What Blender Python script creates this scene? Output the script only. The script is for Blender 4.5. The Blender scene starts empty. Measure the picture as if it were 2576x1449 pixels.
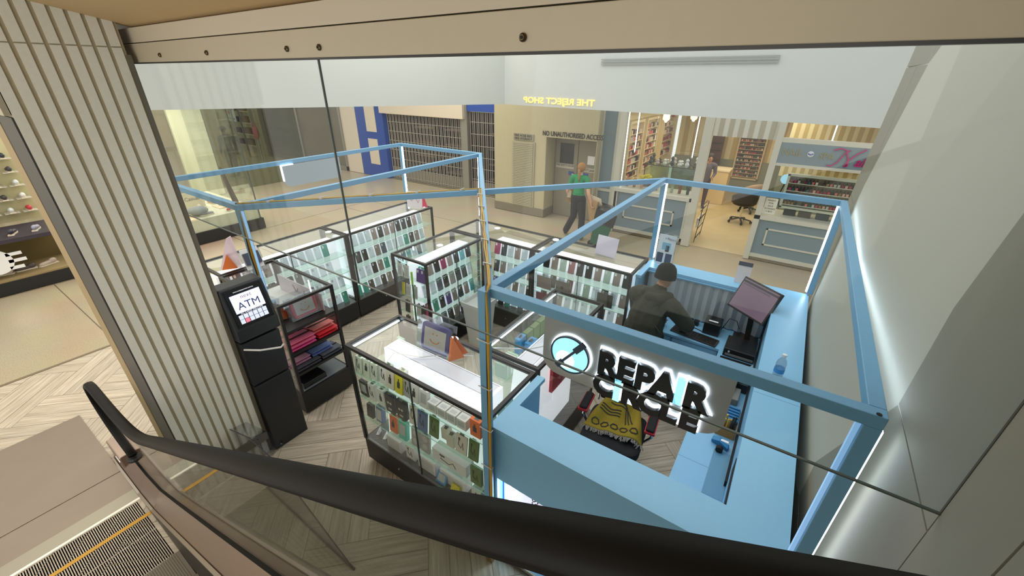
import bpy, bmesh, math, random
from mathutils import Vector, Matrix, Euler
random.seed(7)
S = bpy.context.scene
COL = S.collection
PI = math.pi
# ------------------------------------------------------------------ camera
cam_d = bpy.data.cameras.new('camera'); cam = bpy.data.objects.new('camera', cam_d); COL.objects.link(cam)
cam_d.sensor_width = 36.0; cam_d.lens = 1035.3 / 2576 * 36.0; cam_d.clip_start = 0.02; cam_d.clip_end = 200
RM = Matrix(((0.827379, -0.261716, 0.496939), (0.561591, 0.373446, -0.738345), (0.007657, 0.889968, 0.455959)))
CAM = Vector((0, 0, 3.2))
cam.matrix_world = Matrix.Translation(CAM) @ RM.to_4x4()
S.camera = cam
# ------------------------------------------------------------------ view, world
S.view_settings.view_transform = 'Standard'; S.view_settings.look = 'None'
S.view_settings.exposure = 0.6; S.view_settings.gamma = 1.0; S.view_settings.use_curve_mapping = False
S.cycles.transparent_max_bounces = 40; S.cycles.max_bounces = 8; S.cycles.diffuse_bounces = 3
S.cycles.glossy_bounces = 4; S.cycles.sample_clamp_indirect = 4.0; S.cycles.caustics_reflective = False
W = bpy.data.worlds.new('mall_air'); S.world = W; W.use_nodes = True
W.node_tree.nodes['Background'].inputs[0].default_value = (1.0, 0.95, 0.86, 1); W.node_tree.nodes['Background'].inputs[1].default_value = 0.76
def area(name, loc, size, power, col=(1, .95, .86), rot=(0, 0, 0), sy=None):
    l = bpy.data.lights.new(name, 'AREA'); l.energy = power; l.color = col; l.size = size
    if sy: l.shape = 'RECTANGLE'; l.size_y = sy
    o = bpy.data.objects.new(name, l); o.location = loc; o.rotation_euler = rot; COL.objects.link(o); return o
area('atrium_light', (-2.4, 3.6, 5.6), 5, 58, (0.96, 0.98, 1.0))
area('concourse_light', (-7.5, 6.6, 4.6), 5, 130, (1, .90, .74))
area('left_mall_light', (-8.5, 0.2, 4.4), 3.5, 42, (1, .90, .74))
area('rear_fill_light', (-1.0, -4.2, 1.9), 6.0, 80, (1, .93, .82), (math.radians(98), 0, 0))  # added fill behind the camera, brightens rail, soffit and column
area('nail_shop_light', (-1.5, 11.6, 2.5), 3.4, 62, (1, .86, .62))
area('shoe_shop_light', (-12.5, 3.6, 2.6), 2.6, 85, (1, .9, .7))
area('landing_light', (-5.5, -1.6, 3.9), 2, 18, (1, .86, .66))

# ------------------------------------------------------------------ materials
def lin(c):
    return tuple(((v / 255) / 12.92 if v / 255 <= .04045 else ((v / 255 + .055) / 1.055) ** 2.4) for v in c)
MATS = {}
def M(name, rgb=(200, 200, 200), rough=.5, metal=0.0, ns=0, amt=0.0, emit=0.0, bump=0.0, spec=.5, stretch=None, erg=None, trans=0):
    if name in MATS: return MATS[name]
    m = bpy.data.materials.new(name); m.use_nodes = True; nt = m.node_tree; b = nt.nodes['Principled BSDF']
    c = lin(rgb); b.inputs['Base Color'].default_value = (*c, 1)
    b.inputs['Roughness'].default_value = rough; b.inputs['Metallic'].default_value = metal
    b.inputs['Specular IOR Level'].default_value = spec
    if trans: b.inputs['Alpha'].default_value = 1 - trans
    if emit:
        b.inputs['Emission Color'].default_value = (*lin(erg or rgb), 1); b.inputs['Emission Strength'].default_value = emit
    if ns:
        tc = nt.nodes.new('ShaderNodeTexCoord'); mp = nt.nodes.new('ShaderNodeMapping'); no = nt.nodes.new('ShaderNodeTexNoise')
        no.inputs['Scale'].default_value = ns; no.inputs['Detail'].default_value = 4
        if stretch: mp.inputs['Scale'].default_value = stretch
        nt.links.new(tc.outputs['Object'], mp.inputs[0]); nt.links.new(mp.outputs[0], no.inputs['Vector'])
        mx = nt.nodes.new('ShaderNodeMix'); mx.data_type = 'RGBA'
        mx.inputs[6].default_value = (*[v * (1 - amt) for v in c], 1); mx.inputs[7].default_value = (*[min(1, v * (1 + amt)) for v in c], 1)
        nt.links.new(no.outputs['Fac'], mx.inputs[0]); nt.links.new(mx.outputs[2], b.inputs['Base Color'])
        if bump:
            bp = nt.nodes.new('ShaderNodeBump'); bp.inputs['Strength'].default_value = bump; bp.inputs['Distance'].default_value = .01
            nt.links.new(no.outputs['Fac'], bp.inputs['Height']); nt.links.new(bp.outputs[0], b.inputs['Normal'])
    MATS[name] = m; return m
def glass_mat(name, tint=(238, 246, 242), base=.035, k=.9, rough=.01):
    if name in MATS: return MATS[name]
    m = bpy.data.materials.new(name); m.use_nodes = True; nt = m.node_tree; nt.nodes.clear()
    out = nt.nodes.new('ShaderNodeOutputMaterial'); tr = nt.nodes.new('ShaderNodeBsdfTransparent'); gl = nt.nodes.new('ShaderNodeBsdfGlossy')
    tr.inputs[0].default_value = (*lin(tint), 1); gl.inputs['Roughness'].default_value = rough; gl.inputs[0].default_value = (1, 1, 1, 1)
    lw = nt.nodes.new('ShaderNodeLayerWeight'); lw.inputs[0].default_value = .5
    p = nt.nodes.new('ShaderNodeMath'); p.operation = 'POWER'; p.inputs[1].default_value = 5
    q = nt.nodes.new('ShaderNodeMath'); q.operation = 'MULTIPLY_ADD'; q.inputs[1].default_value = k; q.inputs[2].default_value = base
    mx = nt.nodes.new('ShaderNodeMixShader')
    nt.links.new(lw.outputs['Facing'], p.inputs[0]); nt.links.new(p.outputs[0], q.inputs[0]); nt.links.new(q.outputs[0], mx.inputs[0])
    nt.links.new(tr.outputs[0], mx.inputs[1]); nt.links.new(gl.outputs[0], mx.inputs[2]); nt.links.new(mx.outputs[0], out.inputs[0])
    MATS[name] = m; return m
GL = glass_mat('clear_glass', (250, 252, 251), .03); GLG = glass_mat('green_edge_glass', (236, 246, 240), .04); ACR = glass_mat('clear_acrylic', (228, 230, 232), .08)
BAG = glass_mat('clear_plastic', (232, 236, 240), .10, .9, .12)
SCREEN = glass_mat('screen_glass', (246, 249, 250), .015, .6, .0)
BALGL = glass_mat('balustrade_glass', (226, 230, 224), .04, .7, .04)

# ------------------------------------------------------------------ mesh helpers
class MB:
    def __init__(s): s.v = []; s.f = []; s.m = []; s.k = 0
    def mat(s, k): s.k = k; return s
    def add(s, vs, fs):
        n = len(s.v); s.v += [Vector(v) for v in vs]; s.f += [[i + n for i in f] for f in fs]; s.m += [s.k] * len(fs); return s
    def box(s, x0, x1, y0, y1, z0, z1, T=None):
        vs = [Vector((x, y, z)) for z in (z0, z1) for y in (y0, y1) for x in (x0, x1)]
        if T: vs = [T @ v for v in vs]
        return s.add(vs, [(0, 2, 3, 1), (4, 5, 7, 6), (0, 1, 5, 4), (2, 6, 7, 3), (0, 4, 6, 2), (1, 3, 7, 5)])
    def prism(s, pts, d, T=None):                      # pts: 3-D polygon, d: extrusion vector
        d = Vector(d); a = [Vector(p) for p in pts]; n = len(a); b = [p + d for p in a]; vs = a + b
        if T: vs = [T @ v for v in vs]
        return s.add(vs, [list(range(n))[::-1], list(range(n, 2 * n))] + [(i, (i + 1) % n, n + (i + 1) % n, n + i) for i in range(n)])
    def tube(s, pts, r, n=8, cap=True, r2=None):       # swept circle through points (r may be list)
        P = [Vector(p) for p in pts]; m = len(P); R = r if isinstance(r, (list, tuple)) else [r] * m
        rings = []; up = Vector((0, 0, 1)); prev = None
        for i, p in enumerate(P):
            t = (P[min(i + 1, m - 1)] - P[max(i - 1, 0)])
            t = t.normalized() if t.length > 1e-9 else Vector((0, 0, 1))
            if prev is None:
                a = up if abs(t.z) < .9 else Vector((1, 0, 0)); u = t.cross(a).normalized()
            else:
                u = (prev - t * prev.dot(t));  u = u.normalized() if u.length > 1e-6 else t.orthogonal().normalized()
            prev = u; w = t.cross(u)
            rings.append([p + (u * math.cos(2 * PI * k / n) + w * math.sin(2 * PI * k / n) * (1 if r2 is None else r2)) * R[i] for k in range(n)])
        vs = [v for g in rings for v in g]; fs = []
        for i in range(m - 1):
            for k in range(n): fs.append((i * n + k, i * n + (k + 1) % n, (i + 1) * n + (k + 1) % n, (i + 1) * n + k))
        if cap: fs += [list(range(n))[::-1], [(m - 1) * n + k for k in range(n)]]
        return s.add(vs, fs)
    def bar(s, a, b, w, h=None):                       # rectangular bar between two points
        h = h or w; a = Vector(a); b = Vector(b); t = (b - a).normalized()
        up = Vector((0, 0, 1)) if abs(t.z) < .95 else Vector((0, 1, 0))
        u = t.cross(up).normalized() * w / 2; v = u.normalized().cross(t) * h / 2
        vs = [a - u - v, a + u - v, a + u + v, a - u + v, b - u - v, b + u - v, b + u + v, b - u + v]
        return s.add(vs, [(3, 2, 1, 0), (4, 5, 6, 7), (0, 1, 5, 4), (1, 2, 6, 5), (2, 3, 7, 6), (3, 0, 4, 7)])
    def lathe(s, prof, c=(0, 0, 0), n=16, T=None):     # prof: [(r,z)]
        c = Vector(c); vs = []
        for r, z in prof:
            for k in range(n): vs.append(c + Vector((r * math.cos(2 * PI * k / n), r * math.sin(2 * PI * k / n), z)))
        if T: vs = [T @ v for v in vs]
        m = len(prof); fs = [(i * n + k, i * n + (k + 1) % n, (i + 1) * n + (k + 1) % n, (i + 1) * n + k) for i in range(m - 1) for k in range(n)]
        fs += [list(range(n))[::-1], [(m - 1) * n + k for k in range(n)]]
        return s.add(vs, fs)
    def ball(s, c, r, sc=(1, 1, 1), n=12, T=None):
        m = n // 2 + 1; prof = [(max(1e-4, math.sin(PI * i / (m - 1))) * r, -math.cos(PI * i / (m - 1)) * r) for i in range(m)]
        Q = Matrix.Translation(c) @ Matrix.Diagonal((*sc, 1)); Q = (T @ Q) if T else Q
        return s.lathe(prof, (0, 0, 0), n, Q)
def wloc(o):
    p = Vector((0, 0, 0))
    while o: p += o.location; o = o.parent
    return p
def obj(name, mb, mats, parent=None, smooth=False, bevel=0, kind=None, origin=True):
    me = bpy.data.meshes.new(name); off = Vector((0, 0, 0))
    if parent is not None: off = wloc(parent)
    elif origin and mb.v:
        xs = [v.x for v in mb.v]; ys = [v.y for v in mb.v]; off = Vector(((min(xs) + max(xs)) / 2, (min(ys) + max(ys)) / 2, min(v.z for v in mb.v)))
    me.from_pydata([tuple(v - off) for v in mb.v], [], mb.f); me.update()
    ml = mats if isinstance(mats, (list, tuple)) else [mats]
    for q in ml: me.materials.append(q)
    if len(ml) > 1: me.polygons.foreach_set('material_index', mb.m)
    if smooth: me.shade_smooth()
    o = bpy.data.objects.new(name, me); COL.objects.link(o)
    if parent is not None: o.parent = parent
    else: o.location = off
    if bevel:
        bv = o.modifiers.new('bevel', 'BEVEL'); bv.width = bevel; bv.segments = 2; bv.limit_method = 'ANGLE'; bv.angle_limit = 1.0
    if kind: o['kind'] = kind
    return o
def tag(o, label, cat, group=None):
    o['label'] = label; o['category'] = cat
    if group: o['group'] = group
    return o
def thing(name, loc, label, cat, group=None):
    o = bpy.data.objects.new(name, None); COL.objects.link(o); o.location = loc; o.empty_display_size = .05
    return tag(o, label, cat, group)
def copy_tree(o, parent=None):
    c = o.copy(); COL.objects.link(c)
    if parent is not None: c.parent = parent
    for ch in list(o.children): copy_tree(ch, c)
    return c
def struct(name, mb, mats, **k): return obj(name, mb, mats, kind='structure', **k)
def text(name, s, size, mat, org, xd, ud, parent, ext=.002, align='CENTER', bold=0.0, sx=1.0, shear=0, mirror=False):
    cu = bpy.data.curves.new('t', 'FONT'); cu.body = s; cu.size = size; cu.extrude = ext; cu.align_x = align; cu.align_y = 'CENTER'; cu.offset = bold; cu.shear = shear
    cu.resolution_u = 3
    t = bpy.data.objects.new('t', cu); COL.objects.link(t)
    me = bpy.data.meshes.new_from_object(t.evaluated_get(bpy.context.evaluated_depsgraph_get()))
    bpy.data.objects.remove(t); bpy.data.curves.remove(cu)
    xd = Vector(xd).normalized(); ud = Vector(ud).normalized(); nd = xd.cross(ud); off = wloc(parent) if parent is not None else Vector(org)
    org = Vector(org)
    for v in me.vertices:
        p = v.co; px = -p.x if mirror else p.x
        v.co = org + xd * px * sx + ud * p.y + nd * p.z - off
    me.materials.clear(); me.materials.append(mat); me.name = name
    o = bpy.data.objects.new(name, me); COL.objects.link(o)
    if parent is not None: o.parent = parent
    else: o.location = off
    return o
# ------------------------------------------------------------------ palette
BLUE = M('blue_paint', (132, 190, 228), .38, ns=30, amt=.03)
BLUEF = M('blue_frame_paint', (112, 165, 203), .45, ns=60, amt=.06)
BLACK = M('black_metal', (22, 22, 25), .35); BLK = M('black_laminate', (17, 18, 22), .42, ns=40, amt=.15)
WHITE = M('white_laminate', (238, 240, 242), .4); WGLOW = M('lit_white_panel', (240, 243, 250), .4, emit=.75)
LED = M('white_light_tube', (235, 246, 255), .4, emit=14.0); LEDS = M('soft_light_strip', (240, 248, 255), .4, emit=5.0)
STEEL = M('brushed_steel', (186, 180, 170), .3, 1.0, ns=8, amt=.12, stretch=(1, 30, 30)); CHROME = M('chrome', (220, 220, 222), .12, 1.0)
DGREY = M('dark_grey_plastic', (48, 49, 52), .5); GREY = M('mid_grey_plastic', (130, 130, 132), .5); LGREY = M('light_grey_plastic', (205, 206, 205), .5)
PAPER = M('white_card', (240, 240, 242), .6); RUBBER = M('black_rubber', (7, 7, 8), .55, ns=20, amt=.2, spec=.18)
YEL = M('yellow_paint', (214, 160, 30), .5, ns=60, amt=.15)
CREAM = M('cream_paint', (226, 212, 176), .6); DARK = M('dark_void', (20, 20, 22), .8)
# ================================================================== SETTING
def floor_mat():
    m = bpy.data.materials.new('terrazzo_stone'); m.use_nodes = True; nt = m.node_tree; b = nt.nodes['Principled BSDF']
    tc = nt.nodes.new('ShaderNodeTexCoord'); n1 = nt.nodes.new('ShaderNodeTexNoise'); n1.inputs['Scale'].default_value = 90; n1.inputs['Detail'].default_value = 3
    n2 = nt.nodes.new('ShaderNodeTexNoise'); n2.inputs['Scale'].default_value = 1.3
    cr = nt.nodes.new('ShaderNodeValToRGB'); cr.color_ramp.elements[0].position = .3; cr.color_ramp.elements[1].position = .7
    cr.color_ramp.elements[0].color = (*lin((164, 150, 126)), 1); cr.color_ramp.elements[1].color = (*lin((200, 187, 163)), 1)
    mx = nt.nodes.new('ShaderNodeMix'); mx.data_type = 'RGBA'; mx.blend_type = 'MULTIPLY'; mx.inputs[0].default_value = .25
    nt.links.new(tc.outputs['Object'], n1.inputs['Vector']); nt.links.new(tc.outputs['Object'], n2.inputs['Vector'])
    nt.links.new(n1.outputs['Fac'], cr.inputs[0]); nt.links.new(cr.outputs[0], mx.inputs[6]); nt.links.new(n2.outputs['Color'], mx.inputs[7])
    nt.links.new(mx.outputs[2], b.inputs['Base Color']); b.inputs['Roughness'].default_value = .28
    return m
TERR = floor_mat()
mb = MB().box(-26, 3.0, -3.5, 18, -.30, -.012); struct('floor', mb, TERR)
mb = MB()
for y in (.82, 3.7, 6.6): mb.box(-9.98, -6.9, y - .006, y + .006, -.012, -.0105)
mb.box(-9.985, -9.97, -3, 8.5, -.012, -.0105); mb.box(-10, .5, 7.4, 7.41, -.012, -.0105)
struct('trim_1', mb, M('floor_joint_strip', (96, 84, 66), .5))
# herringbone planks
def wood_floor():
    m = bpy.data.materials.new('herringbone_planks'); m.use_nodes = True; nt = m.node_tree; b = nt.nodes['Principled BSDF']
    uv = nt.nodes.new('ShaderNodeUVMap'); mp = nt.nodes.new('ShaderNodeMapping'); mp.inputs['Scale'].default_value = (1.6, 26, 1)
    no = nt.nodes.new('ShaderNodeTexNoise'); no.inputs['Scale'].default_value = 1.6; no.inputs['Detail'].default_value = 6; no.inputs['Roughness'].default_value = .6
    cr = nt.nodes.new('ShaderNodeValToRGB'); cr.color_ramp.elements[0].position = .3; cr.color_ramp.elements[1].position = .72
    cr.color_ramp.elements[0].color = (*lin((168, 154, 134)), 1); cr.color_ramp.elements[1].color = (*lin((220, 209, 191)), 1)
    at = nt.nodes.new('ShaderNodeAttribute'); at.attribute_name = 'plank_tone'
    mx = nt.nodes.new('ShaderNodeMix'); mx.data_type = 'RGBA'; mx.blend_type = 'MULTIPLY'; mx.inputs[0].default_value = 1
    nt.links.new(uv.outputs[0], mp.inputs[0]); nt.links.new(mp.outputs[0], no.inputs['Vector']); nt.links.new(no.outputs['Fac'], cr.inputs[0])
    nt.links.new(cr.outputs[0], mx.inputs[6]); nt.links.new(at.outputs['Color'], mx.inputs[7]); nt.links.new(mx.outputs[2], b.inputs['Base Color'])
    b.inputs['Roughness'].default_value = .42
    a = .46; bm = bmesh.new(); uvl = bm.loops.layers.uv.new('UVMap'); cl = bm.loops.layers.float_color.new('plank_tone')
    X0, X1, Y0, Y1 = -6.88, 2.4, -2.6, 4.75
    c45 = math.cos(PI / 4); rnd = random.Random(3); g = .004
    def quad(u0, u1, v0, v1, along):
        ps = [(u0 + g / 2, v0 + g / 2), (u1 - g / 2, v0 + g / 2), (u1 - g / 2, v1 - g / 2), (u0 + g / 2, v1 - g / 2)]
        w = [((u - v) * c45 - 2.0, (u + v) * c45 + 1.0) for u, v in ps]
        if max(x for x, y in w) < X0 or min(x for x, y in w) > X1 or max(y for x, y in w) < Y0 or min(y for x, y in w) > Y1: return
        f = bm.faces.new([bm.verts.new((x, y, 0)) for x, y in w])
        t = rnd.uniform(.84, 1.0); o = rnd.uniform(0, 50)
        for l, (u, v) in zip(f.loops, ps):
            l[uvl].uv = ((u, v + o) if along == 'u' else (v, u + o)); l[cl] = (t, t * rnd.uniform(.995, 1), t * .985, 1)
    R_ = range(-22, 23)
    for i in R_:
        for j in R_:
            ou = (i + 2 * j) * a; ov = (i - 2 * j) * a
            if abs(ou) > 11 or abs(ov) > 11: continue
            for k in range(3):
                quad(ou, ou + 2 * a, ov + k * a / 3, ov + (k + 1) * a / 3, 'u')
                quad(ou + k * a / 3, ou + (k + 1) * a / 3, ov + a, ov + 3 * a, 'v')
    for co, no in (((X0, 0, 0), (-1, 0, 0)), ((X1, 0, 0), (1, 0, 0)), ((0, Y0, 0), (0, -1, 0)), ((0, Y1, 0), (0, 1, 0))):
        bmesh.ops.bisect_plane(bm, geom=bm.verts[:] + bm.edges[:] + bm.faces[:], plane_co=co, plane_no=no, clear_outer=True)
    me = bpy.data.meshes.new('floor'); bm.to_mesh(me); bm.free(); me.materials.append(m)
    o = bpy.data.objects.new('floor', me); COL.objects.link(o); o['kind'] = 'structure'
    mb = MB().box(X0, X1, Y0, Y1, -.0115, -.0015); struct('floor', mb, M('dark_grout', (120, 108, 90), .7))
wood_floor()
mb = MB().box(-6.93, -6.885, -2.6, 4.75, -.011, .002); struct('trim_2', mb, M('brown_strip', (120, 104, 82), .5))

# stone clad wall on the right, with open joints
STONE = M('stone_cladding', (134, 133, 121), .62, ns=2.2, amt=.10, stretch=(1, 3, .5)); JOINT = M('pale_joint', (180, 180, 168), .7)
def wx(y, z): t = min(max((y - 1.1) / 4.1, -.8), 1); return .505 + t * (.045 * (z - 2.2) / 1.1)
def wallslab(y0, y1, z0, z1, dx=0): return [(wx(y0, z0) + dx, y0, z0), (wx(y1, z0) + dx, y1, z0), (wx(y1, z1) + dx, y1, z1), (wx(y0, z1) + dx, y0, z1)]
mb = MB()
ys = [1.11, 1.62, 2.9, 4.0, 5.2]; zs = [0, 1.11, 2.2, 3.3, 4.4]
mb = MB().prism(wallslab(1.11, 5.2, 0, 4.4, .012), (.9, 0, 0)); struct('wall_right', mb, JOINT)
mb = MB()
rows = [(0, 1.11, [1.11, 2.05, 3.5, 5.2]), (1.11, 2.2, [1.11, 2.55, 4.0, 5.2]), (2.2, 3.3, [1.11, 1.95, 3.35, 4.6, 5.2]), (3.3, 4.4, [1.11, 2.7, 4.1, 5.2])]
for z0, z1, yy in rows:
    for a, b in zip(yy[:-1], yy[1:]): mb.prism(wallslab(a + .0035, b - .0035, z0 + .0035, z1 - .0035), (.011, 0, 0))
struct('wall_right', mb, STONE)
STONE2 = STONE
mb = MB()
for a, b, z0, z1 in [(-.9, .865, 0, 4.4), (.872, 1.098, 0, 4.4)]:
    mb.box(.50, .52, a, b, z0, z1)
struct('wall_right', mb, STONE2)
mb = MB().box(.51, 1.3, -.9, 1.09, 0, 4.4); struct('wall_right', mb, JOINT)
mb = MB().box(.499, .53, 1.099, 1.106, 2.28, 4.4); struct('trim_3', mb, M('dark_joint', (70, 64, 54), .6))

# soffit and head beam over the glass screen
SOF = M('tan_soffit', (196, 168, 124), .7, ns=20, amt=.04)
mb = MB().prism([(-3.52, 1.16, 3.44), (2.5, 1.16, 3.44), (2.5, -2.2, 4.1), (-3.52, -2.2, 4.1)], (0, 0, .12)); struct('ceiling', mb, SOF)
mb = MB().box(-4.5, 2.5, 1.16, 1.5, 3.28, 4.2); struct('trim_4', mb, M('beam_face', (188, 184, 168), .6))

# white fascia bulkhead round the void
FAS = M('white_plaster', (196, 200, 198), .7, ns=3, amt=.02)
fp = [(-9.15, 1.7), (-5.37, 7.65), (1.6, 6.54)]
mb = MB()
for (a, b) in zip(fp[:-1], fp[1:]):
    A = Vector((*a, 2.7)); Bv = Vector((*b, 2.7)); n = Vector((-(Bv - A).y, (Bv - A).x, 0)).normalized() * .22
    mb.prism([A, Bv, Bv + n, A + n], (0, 0, 1.1))
struct('wall_bulkhead', mb, FAS)
mb = MB()
for k in range(3): mb.bar((-3.2 + .05, 7.28 - .012, 3.40 + k * .035), (-.55, 6.87 - .012, 3.40 + k * .035), .012, .014)
struct('trim_5', mb, M('vent_grey', (150, 155, 152), .5))
mb = MB()
for x, y in ((-5.0, 7.56), (-3.0, 7.25)): mb.lathe([(.11, 0), (.11, .01)], (x, y - .03, 3.43), 16, None)
# glowing mirrored letters put on the bulkhead in place of a sign's reflection
GOLD = M('gold_reflection_glow', (255, 210, 110), .5, emit=.8)
def pl_dir(a, b): return (Vector((*b, 0)) - Vector((*a, 0))).normalized()
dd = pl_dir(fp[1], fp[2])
tr = thing('reflected_sign', (-4.05, 7.43, 2.72), 'reflection of a yellow lit sign, modelled as reversed lettering on the white bulkhead', 'sign')
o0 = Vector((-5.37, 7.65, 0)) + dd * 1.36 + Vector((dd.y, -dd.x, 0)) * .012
text('reflected_letters', 'THE REJECT SHOP', .145, GOLD, (o0.x, o0.y, 2.80), dd, (0, 0, 1), tr, mirror=True, sx=1.42, bold=.003)

# ---------------------------------------------------------------- facade across the concourse
TANW = M('travertine_panel', (188, 178, 146), .6, ns=5, amt=.10, stretch=(8, 8, .6))
mb = MB().box(-6.6, -5.09, 8.95, 9.9, .17, 3.2)
mb.box(-5.09, -3.79, 8.95, 9.9, 1.95, 3.2); struct('wall_back', mb, TANW)
mb = MB().box(-6.6, -5.07, 8.92, 9.6, 0, .2); struct('baseboard_back', mb, M('grey_skirting', (128, 120, 102), .55, ns=12, amt=.08))
mb = MB().box(-5.09, -3.79, 9.44, 9.5, 0, 2.0); struct('wall_back', mb, M('recess_grey', (132, 128, 116), .6))
mb = MB().box(-5.092, -5.08, 8.95, 9.45, 0, 1.95).box(-3.80, -3.788, 8.95, 9.45, 0, 1.95); struct('trim_6', mb, TANW)
# roller cupboard and its plate
t = thing('hose_reel_cupboard', (-5.7, 8.95, .2), 'beige roller shutter cupboard beneath the fire hose plate on the tan wall', 'cupboard')
mb = MB().box(-6.04, -5.38, 8.92, 8.95, .2, 1.80); obj('frame', mb, M('beige_metal', (176, 168, 142), .5), t)
mb = MB()
for k in range(38): mb.box(-6.0, -5.42, 8.905, 8.925, .22 + k * .0413, .22 + k * .0413 + .034)
obj('roller_slats', mb, M('slat_beige', (170, 162, 138), .5), t)
t = thing('fire_hose_sign', (-5.7, 8.95, 1.83), 'grey plate lettered for the fire hose reel and hydrant', 'sign')
mb = MB().box(-6.0, -5.42, 8.925, 8.95, 1.83, 1.98); obj('plate', mb, M('plate_grey', (158, 150, 132), .5), t)
tm = M('dark_print', (60, 56, 50), .6)
text('sign_text', 'FIRE HOSE REEL', .075, tm, (-5.71, 8.92, 1.935), (1, 0, 0), (0, 0, 1), t, .001)
text('sign_text', 'FIRE HYDRANT', .075, tm, (-5.71, 8.92, 1.865), (1, 0, 0), (0, 0, 1), t, .001)
t = thing('access_sign', (-4.42, 8.95, 1.97), 'black lettering forbidding entry on tan wall over the service door', 'sign')
text('sign_text', 'NO UNAUTHORISED ACCESS', .148, M('black_print', (18, 18, 18), .5), (-4.42, 8.94, 2.03), (1, 0, 0), (0, 0, 1), t, .004, bold=.0022, sx=.78)
# service door
t = obj('door_1', MB().box(-5.05, -3.83, 9.40, 9.44, 0, 1.93), M('door_grey', (140, 132, 116), .5), kind='structure')
obj('door_pane', MB().box(-4.92, -4.56, 9.385, 9.40, 1.32, 1.79), M('black_pane', (22, 24, 24), .2), t)
obj('door_gap', MB().box(-4.443, -4.437, 9.39, 9.401, 0, 1.93), DARK, t)
obj('door_handle', MB().box(-4.56, -4.50, 9.36, 9.40, .95, 1.1), STEEL, t)
obj('notice', MB().box(-5.02, -4.52, 9.39, 9.40, 1.20, 1.31), M('pale_print', (190, 184, 170), .6), t)
text('notice_text', 'FIRE SAFETY DOOR', .07, tm, (-4.77, 9.386, 1.27), (1, 0, 0), (0, 0, 1), t, .001, sx=.8)
obj('notice', MB().box(-4.32, -3.9, 9.39, 9.40, 1.17, 1.27), M('pale_print'), t)
text('notice_text', 'EXIT Level 1', .08, tm, (-4.11, 9.386, 1.22), (1, 0, 0), (0, 0, 1), t, .001, sx=.85)
obj('notice', MB().box(-4.66, -4.52, 9.39, 9.40, 1.05, 1.14).box(-4.3, -4.14, 9.39, 9.40, 1.05, 1.14), M('blue_notice', (44, 74, 150), .5), t)
obj('notice', MB().box(-4.18, -4.0, 9.39, 9.40, 1.35, 1.55), PAPER, t)

# shuttered shop front
def shutter(nm, x0, x1, zt, label, y=9.82, n=28):
    t = thing(nm, ((x0 + x1) / 2, y, 0), label, 'shutter')
    mb = MB(); w = (x1 - x0) / n
    for k in range(n):
        a = x0 + k * w; d = .03 if k % 2 else -.03
        mb.bar((a + w / 2, y + d * .3, .04), (a + w / 2, y + d * .3, zt), .014, .014)
        for q in range(7): mb.bar((a, y - d * .5, .12 + q * zt / 7.2), (a + w, y + d * .5, .12 + q * zt / 7.2), .008, .012)
    obj('folding_grille', mb, M('grille_grey', (186, 178, 166), .45, .3), t)
    obj('lower_panel', MB().box(x0, x1, y + .035, y + .05, .02, .38), M('grille_plate', (140, 132, 122), .45, .3), t)
    obj('track', MB().box(x0, x1, y - .03, y + .05, 0, .025), STEEL, t); obj('track', MB().box(x0, x1, y - .03, y + .05, zt, zt + .05), STEEL, t)
    return t
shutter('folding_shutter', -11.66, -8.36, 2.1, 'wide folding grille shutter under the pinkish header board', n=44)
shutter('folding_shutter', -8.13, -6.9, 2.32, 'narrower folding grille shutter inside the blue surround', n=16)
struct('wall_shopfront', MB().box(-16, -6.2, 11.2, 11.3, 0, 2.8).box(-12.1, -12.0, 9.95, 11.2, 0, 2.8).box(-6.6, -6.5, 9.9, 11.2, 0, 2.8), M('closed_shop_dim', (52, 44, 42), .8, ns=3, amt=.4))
struct('wall_shopfront', MB().box(-11.75, -8.2, 9.6, 9.85, 2.13, 3.0), M('pink_header', (214, 200, 180), .6))
struct('trim_7', MB().box(-8.36, -8.13, 9.7, 9.88, 0, 3.0), M('post_grey', (150, 146, 136), .4, .5))
struct('trim_8', MB().box(-8.13, -6.9, 9.72, 9.86, 2.34, 3.0).box(-6.88, -6.62, 9.42, 9.86, 0, 3.0), M('cobalt_panel', (24, 70, 160), .35))
# shelves seen dimly through the grille
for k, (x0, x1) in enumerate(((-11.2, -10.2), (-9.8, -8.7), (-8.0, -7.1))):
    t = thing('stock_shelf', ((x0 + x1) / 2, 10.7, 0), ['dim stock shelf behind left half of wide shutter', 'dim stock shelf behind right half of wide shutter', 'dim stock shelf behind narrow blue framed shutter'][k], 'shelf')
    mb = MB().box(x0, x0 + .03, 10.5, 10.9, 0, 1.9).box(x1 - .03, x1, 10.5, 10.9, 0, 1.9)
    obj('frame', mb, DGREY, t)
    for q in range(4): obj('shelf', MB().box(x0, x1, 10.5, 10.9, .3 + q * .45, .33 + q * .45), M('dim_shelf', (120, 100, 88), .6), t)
# H column: blue board with pale H strokes
struct('wall_shopfront', MB().box(-14.0, -13.16, 9.72, 9.95, 0, 3), M('pinkish_plaster', (216, 204, 186), .6))
t = thing('blue_sign_column', (-12.45, 9.75, 0), 'tall cobalt blue sign board with pale blocks forming a letter', 'sign')
obj('board', MB().box(-13.15, -11.75, 9.72, 9.9, 0, 3.0), M('cobalt_panel'), t)
obj('letter_block', MB().box(-12.63, -12.12, 9.70, 9.72, 1.50, 3.0), M('pinkish_plaster'), t)
obj('letter_block', MB().box(-12.63, -12.15, 9.70, 9.72, .42, 1.27), M('pinkish_plaster'), t)

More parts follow.
